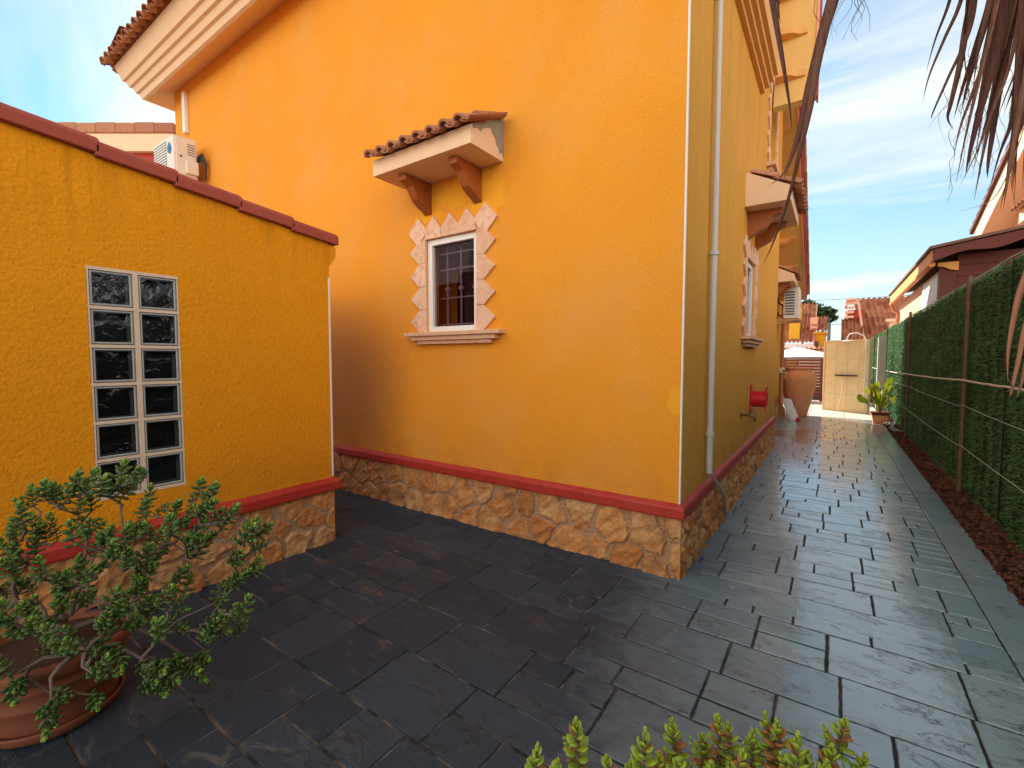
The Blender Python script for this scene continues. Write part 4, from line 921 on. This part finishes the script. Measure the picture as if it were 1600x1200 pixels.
def jade2():
    root = thing('jade_plant', 'jade plant at the bottom edge, red-tinged bright green upright shoots', 'plant'); lv = MB(); st = MB(); random.seed(5)
    C = at(1090, 1400, 1.0); C = Vector((C.x, C.y, 0))
    px = [(840,1168),(900,1130),(948,1188),(1008,1148),(1050,1132),(1062,1190),(1098,1152),(1122,1124),(1138,1135),(1176,1148),(1196,1120),(1215,1132),(1246,1155),(1262,1178),(1318,1130),(1300,1170),(1226,1190),(1030,1185),(1160,1180),(1350,1185),(985,1195),(1290,1195),(870,1195),(1110,1200)]
    for i, (x, y) in enumerate(px):
        w = random.uniform(.88, 1.06); P = at(x, y, w); d = Vector((random.uniform(-.18, .18), random.uniform(-.18, .18), 1)).normalized(); L_ = random.uniform(.085, .12)
        b0 = P-d*L_; shoot(lv, b0, d, L_, random.choice((10, 11, 12)), random.uniform(.029, .036), 10, redc=True)
        m_ = b0.lerp(C+Vector((0, 0, .3)), .5)+Vector((0, 0, -.05)); st.tube([C+Vector((0, 0, .28)), m_, b0, P-d*.01], [.010, .007, .0045, .003], 7)
        for k in range(5):
            d2 = (d+Vector((random.uniform(-1, 1), random.uniform(-1, 1), -.1))*.8).normalized(); b2 = b0.lerp(m_, k*.22); shoot(lv, b2, d2, .06, 6, .022, 8, redc=True)
    st.build('stems', M['bark'], root, norm=False); lv.build('leaves', M['jade2'], root, norm=False)
    p = MB(); p.lathe([(0, 0), (.14, 0), (.19, .26), (.21, .27), (.21, .31), (.19, .31), (.18, .28), (0, .28)], C, 40); p.build('pot', M['terraD'], root)
jade2()

# ------------------------------------------------------------------ palm
palm = thing('palm_tree', 'palm with dead brown fan leaves hanging in from the top right', 'palm tree', loc=(2.3, 2.6, 0))
b = MB(); b.tube([(0, 0, -.1), (.02, 0, 1.5), (0, .03, 3.0), (-.05, 0, 4.6)], [.20, .17, .165, .18], 18); b.build('trunk', M['palmwood'], palm)
PO = Vector(palm.location)
def blade(mb, pts, w, a, fold=.35, up=None, wig=.0):
    pts = [Vector(p)-PO for p in pts]; n = len(pts); vs = []; tw = random.uniform(-.8, .8)
    view = Vector((0, 0, CAMH))-PO
    for i, p in enumerate(pts):
        d = (pts[min(i+1, n-1)]-pts[max(i-1, 0)]).normalized(); t = i/(n-1)
        s = d.cross((view-p).normalized()); s = s.normalized() if s.length > 1e-4 else d.orthogonal(); s = Matrix.Rotation(tw*(.4+t), 3, d)@s; nn_ = d.cross(s)
        ww = w*(1-t**2.2)*(.55+.45*min(1, t*4)); vs += [p-s*ww/2, p+nn_*ww*fold, p+s*ww/2, p+nn_*(ww*fold+.0012)]
    fs = []
    for i in range(n-1):
        k = 4*i; fs += [(k, k+1, k+5, k+4), (k+1, k+2, k+6, k+5), (k, k+4, k+7, k+3), (k+3, k+7, k+6, k+2)]
    mb.add(vs, fs, a, 0, True)
def spline(P, n=9):
    P = [Vector(p) for p in P]; Q = [P[0]*2-P[1]]+P+[P[-1]*2-P[-2]]; out = []
    for i in range(1, len(Q)-2):
        for k in range(n):
            t = k/n; a, b_, c, d = Q[i-1], Q[i], Q[i+1], Q[i+2]
            out.append(.5*((2*b_)+(c-a)*t+(2*a-5*b_+4*c-d)*t*t+(3*b_-a-3*c+d)*t**3))
    return out+[P[-1]]
HUB = {}
def pix(mb, L_, w, dw, width, a=None):
    P = [at(u, v, w+dw*i/(len(L_)-1)) for i, (u, v) in enumerate(L_)]; h = HUB.get('h')
    if h is not None and width > .008: P = [h, h.lerp(P[0], .55)+Vector((random.uniform(-.02, .02), random.uniform(-.02, .02), .03))]+P
    blade(mb, spline(P, 7), width, random.random() if a is None else a)
# middle strands
f1 = MB(); HUB['h'] = at(1262, -330, 1.72)
pix(f1, [(1196, -90), (1207, 0), (1222, 90), (1233, 160), (1238, 208)], 1.7, .1, .032, .35)
pix(f1, [(1210, -60), (1216, 10), (1219, 38)], 1.7, .0, .02, .3)
pix(f1, [(1320, -120), (1303, -20), (1282, 60), (1262, 140), (1246, 215), (1225, 270), (1199, 292)], 1.65, .1, .035, .5)
pix(f1, [(1322, -120), (1298, 0), (1276, 90), (1262, 170), (1240, 240), (1222, 285)], 1.67, .1, .032, .3)
pix(f1, [(1325, -120), (1300, 0), (1278, 95), (1265, 170), (1250, 235), (1232, 310), (1210, 375), (1194, 411)], 1.63, .1, .040, .6)
pix(f1, [(1318, -60), (1290, 60), (1292, 68)], 1.66, 0, .02, .4)
for i in range(12):
    x = random.uniform(1290, 1345); y = random.uniform(-20, 15); P = [(x, y-30)]; 
    for k in range(5): P.append((P[-1][0]+random.uniform(-14, 12), P[-1][1]+random.uniform(12, 24)))
    pix(f1, P, 1.7, 0, .0022, .2)
f1.build('dead_frond', M['frond'], palm, norm=False)
f2 = MB(); HUB['h'] = at(1590, -420, 1.66)
HAND = [([(1500, -80), (1484, 0), (1462, 60), (1447, 112)], .016), ([(1520, -80), (1500, 5), (1475, 62), (1452, 118), (1441, 162)], .018), ([(1530, -60), (1517, 40), (1480, 125), (1458, 175), (1456, 186)], .014),
        ([(1535, -70), (1512, 30), (1500, 100), (1486, 160), (1481, 185), (1490, 203)], .028), ([(1520, -60), (1510, 20), (1507, 85), (1516, 165)], .014), ([(1560, -80), (1547, 0), (1530, 70), (1520, 140)], .026),
        ([(1572, -80), (1560, 20), (1540, 90), (1520, 145), (1500, 200), (1489, 251)], .022), ([(1580, -80), (1566, 20), (1545, 120), (1528, 185), (1515, 240), (1508, 277)], .036), ([(1590, -80), (1580, 30), (1562, 130), (1552, 200), (1544, 255), (1543, 280)], .034),
        ([(1600, -60), (1592, 30), (1575, 110), (1548, 180), (1525, 240), (1497, 295)], .014), ([(1610, -60), (1602, 40), (1590, 110), (1580, 190), (1562, 240), (1545, 300)], .03), ([(1640, -60), (1622, 60), (1596, 170), (1580, 250), (1562, 330)], .03)]
for L_, w in HAND: pix(f2, L_, random.uniform(1.45, 1.75), .08, w*1.0)
for i in range(52):
    x = random.uniform(1540, 1700); y1 = random.uniform(150, 330)-max(0, 1560-x)*1.5; dx = random.uniform(-70, -10)
    pix(f2, [(x+20, -90), (x+5, 0), (x+dx*.35, y1*.4), (x+dx*.75, y1*.75), (x+dx, y1)], random.uniform(1.4, 1.9), .08, random.uniform(.012, .034))
for i in range(34):
    x = random.uniform(1470, 1600); y = random.uniform(40, 230); P = [(x, y)]
    for k in range(5): P.append((P[-1][0]+random.uniform(-15, 9), P[-1][1]+random.uniform(8, 24)))
    pix(f2, P, random.uniform(1.5, 1.8), 0, .0016, .25)
f2.build('dead_frond', M['frond'], palm, norm=False)
f3 = MB(); HUB['h'] = at(1780, 60, 1.5)
for L_, w in [([(1640, 330), (1608, 420), (1590, 470), (1576, 545), (1574, 600)], .028), ([(1640, 430), (1606, 500), (1592, 560), (1580, 612), (1578, 620)], .02), ([(1632, 480), (1606, 560), (1596, 600), (1587, 625)], .02), ([(1585, 250), (1560, 300), (1540, 318), (1500, 330)], .004), ([(1575, 590), (1582, 607), (1570, 612)], .004), ([(1600, 200), (1580, 270), (1590, 340)], .004)]:
    pix(f3, L_, 1.5, .05, w)
f3.build('dry_leaf_strand', M['frondlight'], palm, norm=False)
f4 = MB(); H1 = at(1262, -330, 1.72)-PO; H2 = at(1610, -330, 1.66)-PO; H3 = at(1780, 60, 1.5)-PO
Q = [((0, 0, 4.5), Vector((0, 0, 4.7)).lerp(H1, .5)+Vector((0, 0, .35)), H1+Vector((.15, 0, .3)), H1), ((0, 0, 4.5), Vector((0, 0, 4.6)).lerp(H2, .5)+Vector((0, 0, .3)), H2+Vector((.1, 0, .25)), H2), ((0, 0, 4.3), Vector((0, 0, 4.2)).lerp(H3, .6)+Vector((0, 0, .3)), H3+Vector((.08, 0, .2)), H3), ((0, 0, 4.5), (.5, .3, 4.6), (1.2, .5, 4.0)), ((0, 0, 4.5), (.2, -.6, 4.6), (.4, -1.2, 4.1))]
for q in Q:
    P = spline(q, 6); f4.tube(P, [.02-.012*i/len(P) for i in range(len(P))], 6)
f4.build('leaf_stalks', M['palmwood'], palm)

# ------------------------------------------------------------------ right-hand neighbours
cb = thing('wooden_cabin', 'dark red board cabin with ochre gutter rising behind the hedge fence', 'cabin')
b = MB()
for k in range(12):
    z = 1.0+k*.2; b.box(1.80, 5.5, 11.53+.004*(k % 2), 11.60, z, z+.196)
b.build('board_wall', M['cabin'], cb, bevel=.005)
b = MB(); b.box(1.56, 1.795, 11.50, 11.70, 0, 3.2); b.build('corner_post', M['cabin'], cb)
b = MB(); b.box(1.62, 5.5, 11.72, 18.4, 0, 3.2); b.build('side_wall', M['peach'], cb)
b = MB(); pr2 = [(1.42, 3.46), (5.4, 4.12), (5.4, 3.98)]+[(x, 3.30+(x-1.42)*.165+.035*math.sin((x-1.6)*7.5)*(1 if x < 2.6 else .3)-.01) for x in np.linspace(3.0, 1.42, 16)]
b.prism(pr2, 11.15, 11.20, lambda p, q, e: Vector((p, e, q))); b.build('barge_board', M['cabin'], cb)
b = MB(); b.prism([(1.36, 3.47), (5.4, 4.14), (5.4, 4.18), (1.36, 3.52)], 11.12, 18.7, lambda p, q, e: Vector((p, e, q))); b.build('roof_sheet', M['post'], cb)
b = MB(); b.box(1.40, 1.44, 11.21, 18.6, 3.26, 3.46); b.build('fascia', M['gold'], cb)
b = MB(); b.tube([(1.42, 11.3, 3.22), (1.42, 18.5, 3.20)], .05, 10); b.tube([(1.42, 18.4, 3.2), (1.48, 18.4, 2.98), (1.58, 18.3, 2.9), (1.60, 18.3, 0)], .05, 10); b.build('gutter', M['terra'], cb)
b = MB(); 
vs = []
for j in range(24):
    y = 11.75+1.9*j/23
    for z, x in ((3.15, 1.60), (2.6, 1.57+.02*math.sin(j*1.7)), (2.0, 1.53+.05*math.sin(j*2.1)+.01*j*.3)): vs.append((x-.02*math.sin(j*2.1), y+(3.15-z)*.25*j/23, z))
b.add(vs, [(3*j+k, 3*j+3+k, 3*j+4+k, 3*j+1+k) for j in range(23) for k in range(2)], 0, 0, True); b.build('tarpaulin', M['bag'], cb)
b = MB(); b.prism([(0, 0), (.28, 0), (.28, -.06), (.2, -.08), (.1, -.14), (0, -.16)], 11.44, 11.498, lambda p, q, e: Vector((1.80-p, e, 3.26+q))); b.build('bracket', M['gold'], cb)
nb = thing('neighbour_house', 'peach neighbour house with tiled sloping roof edge behind the wooden cabin', 'house')
b = MB(); pf = [(17.3, 0), (17.3, 5.05), (12.9, 6.6), (9.5, 7.8), (9.5, 0)]; b.prism(pf, 3.55, 9, lambda p, q, e: Vector((e, p, q))); b.build('wall', M['peach'], nb)
def rk(y): return 5.06+(17.7-y)*.352
b = MB(); b.prism([(17.75, rk(17.75)-.1), (17.75, rk(17.75)-.42), (17.1, rk(17.1)-.62), (9, rk(9)-.62), (9, rk(9)-.08)], 3.05, 3.56, lambda p, q, e: Vector((e, p, q))); b.build('fascia_box', M['cream'], nb)
b = MB(); b.prism([(17.8, rk(17.8)-.09), (9, rk(9)-.09), (9, rk(9)-.0), (17.8, rk(17.8))], 2.98, 9, lambda p, q, e: Vector((e, p, q))); b.build('roof_board', M['cabin'], nb)
t = MB(); tile_field('', None, (2.97, 17.95, rk(17.95)+.05), (1, 0, 0), Vector((0, -1, .352)).normalized(), 22, 24, .22, .36, .09, res=5, mb=t); t.build('roof', M['tile'], nb, norm=False)
b = MB(); b.box(2.9, 3.55, 11.9, 13.2, 4.15, 4.35); c = b.build('canopy', M['cream'], nb); t = MB(); tile_field('', None, (2.82, 13.25, 4.36), (0, -1, 0), Vector((1, 0, .5)).normalized(), 7, 2, .2, .3, .075, mb=t); t.build('tile_row', M['tile'], c, norm=False)

# ------------------------------------------------------------------ far houses
def roof_plane(name, parent, a, b_, c, d, nu, nr, mat=None):
    """corrugated roof patch a-b eave, d-c ridge"""
    a, b_, c, d = map(Vector, (a, b_, c, d)); n = (b_-a).cross(d-a).normalized(); n = n if n.z > 0 else -n; vs = []; per = 6
    for j in range(nr*2+1):
        t = (j//2+(1 if j % 2 else 0))/nr; t = min(1, t); lift = .0 if j % 2 else .05
        for i in range(nu*per+1):
            s = i/(nu*per); p = a.lerp(b_, s).lerp(d.lerp(c, s), t); vs.append(p+n*(.06*math.cos(2*math.pi*i/per)+lift))
    w = nu*per+1; mb = MB()
    mb.add(vs, [(j*w+i, j*w+i+1, (j+1)*w+i+1, (j+1)*w+i) for j in range(nr*2) for i in range(w-1)], 0, 0, True)
    for k in range(len(mb.a)): mb.a[k] = (math.sin((k % (w-1))//per*12.9+(k//(w-1)//2)*7.7)*437.5) % 1
    return mb.build(name, mat or M['tile'], parent, norm=False)
hl = thing('far_house', 'distant yellow house with steep tiled roof and cream chimney left of the path', 'house')
b = MB(); b.box(-9, -1.15, 34.2, 42, 0, 2.3); b.build('wall', M['yellow'], hl)
roof_plane('roof', hl, (-9, 33.7, 2.50), (-1.05, 33.7, 2.50), (-1.05, 37.5, 5.25), (-9, 37.5, 5.25), 36, 14)
b = MB(); b.box(-9, -1.0, 33.6, 33.8, 2.18, 2.46); b.build('fascia', M['white'], hl)
b = MB(); b.box(-2.35, -1.78, 34.0, 36.5, 2.75, 4.9); b.box(-2.41, -1.72, 33.95, 36.55, 4.9, 4.98); b.build('chimney', M['yellow'], hl)
b = MB(); b.prism([(33.6, 2.4), (37.5, 5.2), (37.5, 5.0), (34.2, 2.3)], -1.05, -.98, lambda p, q, e: Vector((e, p, q))); b.build('verge', M['peach'], hl)
hm = thing('far_annex', 'small bright yellow annex with tiled roof beyond the gate, right of the far house', 'house')
b = MB(); b.box(-1.0, -.42, 34.5, 37, 0, 3.05); b.box(-1.1, -.38, 34.4, 37.1, 3.05, 3.2); b.build('wall', M['yellow'], hm)
roof_plane('roof', hm, (-1.05, 34.3, 3.22), (-.36, 34.3, 3.22), (-.36, 36, 4.2), (-1.05, 36, 4.2), 4, 6)
b = MB(); b.box(-.95, -.78, 34.45, 34.5, 2.2, 2.6); b.build('meter_box', M['acg'], hm)
b = MB(); b.box(-1.25, -.85, 34.3, 34.5, 3.3, 4.1); [b.box(-1.2, -.84, 34.1, 34.3, z, z+.12) for z in (3.4, 3.65)]; b.build('bracketed_gable', M['peach'], hm)
cw = thing('garden_wall', 'low cream garden wall topped with curved tiles behind the slatted gate', 'wall')
b = MB(); b.box(-1.5, -.30, 29, 29.2, 0, 1.95); b.box(-.30, 6, 29, 29.2, 0, 1.9); b.build('wall', M['cream'], cw)
t = MB(); tile_field('', None, (-1.5, 28.85, 1.95), (1, 0, 0), (0, .9, .3), 30, 1, .2, .4, .08, res=5, mb=t); t.build('coping_tiles', M['tile'], cw, norm=False)
um = thing('parasol', 'white parasol open behind the maroon slatted gate', 'parasol', loc=(-1.25, 23, 0))
b = MB(); n = 8; vs = [(0, 0, 2.02)]+[(1.55*math.cos(2*math.pi*k/n), 1.55*math.sin(2*math.pi*k/n), 1.58) for k in range(n)]+[(1.55*math.cos(2*math.pi*k/n), 1.55*math.sin(2*math.pi*k/n), 1.45) for k in range(n)]
b.add(vs, [(0, 1+k, 1+(k+1) % n) for k in range(n)]+[(1+k, 9+k, 9+(k+1) % n, 1+(k+1) % n) for k in range(n)]); b.build('canopy', M['umbr'], um); b = MB(); b.tube([(0, 0, 0), (0, 0, 2.06)], .025, 8); b.build('pole', M['acg'], um)
hr = thing('far_house', 'distant house with large brown tiled roof and red bracketed gable right of the path', 'house')
b = MB(); b.box(1.25, 9, 30.3, 38, 0, 2.5); b.box(.55, 1.24, 30.4, 38, 0, 4.1); b.build('wall', M['band'], hr)
roof_plane('roof', hr, (1.30, 29.9, 2.1), (9, 29.9, 2.1), (9, 32.6, 4.85), (.80, 32.6, 4.85), 34, 12)
b = MB(); b.prism([(.42, 4.05), (.48, 4.62), (1.0, 4.62), (1.40, 2.1), (1.30, 2.1), (.95, 4.35), (.55, 4.35)], 29.95, 30.1, lambda p, q, e: Vector((p, e, q))); b.box(.46, .9, 29.8, 32, 4.55, 4.66); b.build('gable_trim', M['peach'], hr)
b = MB(); [b.box(.42, .82, 29.95, 30.35, z, z+.12) for z in (3.65, 3.9, 4.15)]; b.build('gable_brackets', M['peach'], hr)
roof_plane('lower_roof', hr, (.30, 29.3, 2.3), (1.22, 29.3, 2.3), (1.22, 30.3, 3.6), (.30, 30.3, 3.6), 6, 5)
b = MB(); b.box(2.25, 2.5, 29.6, 30.2, 2.9, 3.35); b.box(2.1, 2.7, 29.5, 30.2, 3.35, 3.5); b.build('dormer', M['cream'], hr)
an = thing('rear_house', 'pale house with red ridge tiles seen over the shed coping', 'house')
rv = Vector((math.cos(YAW), math.sin(YAW), 0)); fv = Vector((-math.sin(YAW), math.cos(YAW), 0)); oo = at(60, 560, 11.5); oo.z = 0; FR = Fr(oo, rv, -fv)
zt = at(200, 221, 11.5).z; b = MB(); b.box(-.5, 3.6, -4, 0, 0, zt-.02, FR); b.build('wall', M['band'], an); b = MB(); b.box(-.6, 3.65, -4, .12, zt-.42, zt, FR); b.build('fascia', M['cream'], an)
b = MB()
for k in range(9):
    u = -.5+k*.47; b.box(u, u+.465, -.05, .16, zt+.001, zt+.24+.012*(k % 2), FR, random.random())
b.build('ridge_tiles', M['tile'], an, bevel=.02)
def tree(name, lab, c, h, r, n):
    root = thing(name, lab, 'tree', 'distant trees', loc=c); b = MB(); b.tube([(0, 0, 0), (.1, 0, h*.5), (0, .1, h*.8)], [.2, .13, .06], 8)
    for k in range(5): t = k*1.3; b.tube([(0, 0, h*.5), (math.cos(t)*r*.6, math.sin(t)*r*.6, h*.8)], [.08, .03], 5)
    b.build('trunk', M['palmwood'], root); P = RNG.normal(size=(n, 3)); P /= np.linalg.norm(P, axis=1)[:, None]; P *= (r*RNG.random(n)**.4*(1+.3*np.sin(P[:, 0]*5)*np.cos(P[:, 2]*6+P[:, 1]*4)))[:, None]; P = P*np.array([1, 1, .7])+np.array([0, 0, h-r*.5])
    d = RNG.normal(size=(n, 3))*.16; s = RNG.normal(size=(n, 3))*.08; V = np.stack([P-d, P+s, P+d, P-s], 1).reshape(-1, 3)
    npmesh('crown', V, np.arange(4*n).reshape(-1, 4), M['tree'], root, {'rnd': ('FACE', RNG.random(n))})
tree('tree', 'dark leafy tree just above the far yellow house roof', (-3.0, 62, 0), 7.6, 1.9, 3500)
tree('tree', 'low leafy tree right of the far yellow house roof', (-1.2, 64, 0), 7.1, 1.3, 2500)
b = MB(); b.tube([(-.47, 60, 5.4), (-.47, 60.05, 5.9)], .03, 6); b.lathe([(0, -.10), (.18, -.05), (.26, .06), (.0, .02)], (-.47, 59.9, 5.75), 16); b.box(-.6, -.3, 59.8, 60.6, 0, 5.4)
tag(b.build('satellite_dish', M['acg']), 'small grey satellite dish on a mast beside the distant trees', 'dish')
for z, lab in ((7.3, 'upper thin power line crossing the sky gap between the far houses'), (5.0, 'lower thin power line just above the beige panel wall')):
    b = MB(); b.tube([(-14+i, 52+.02*i, z-.3*math.sin(math.pi*i/34)) for i in range(35)], .022, 5); tag(b.build('power_line', M['acg']), lab, 'power line')
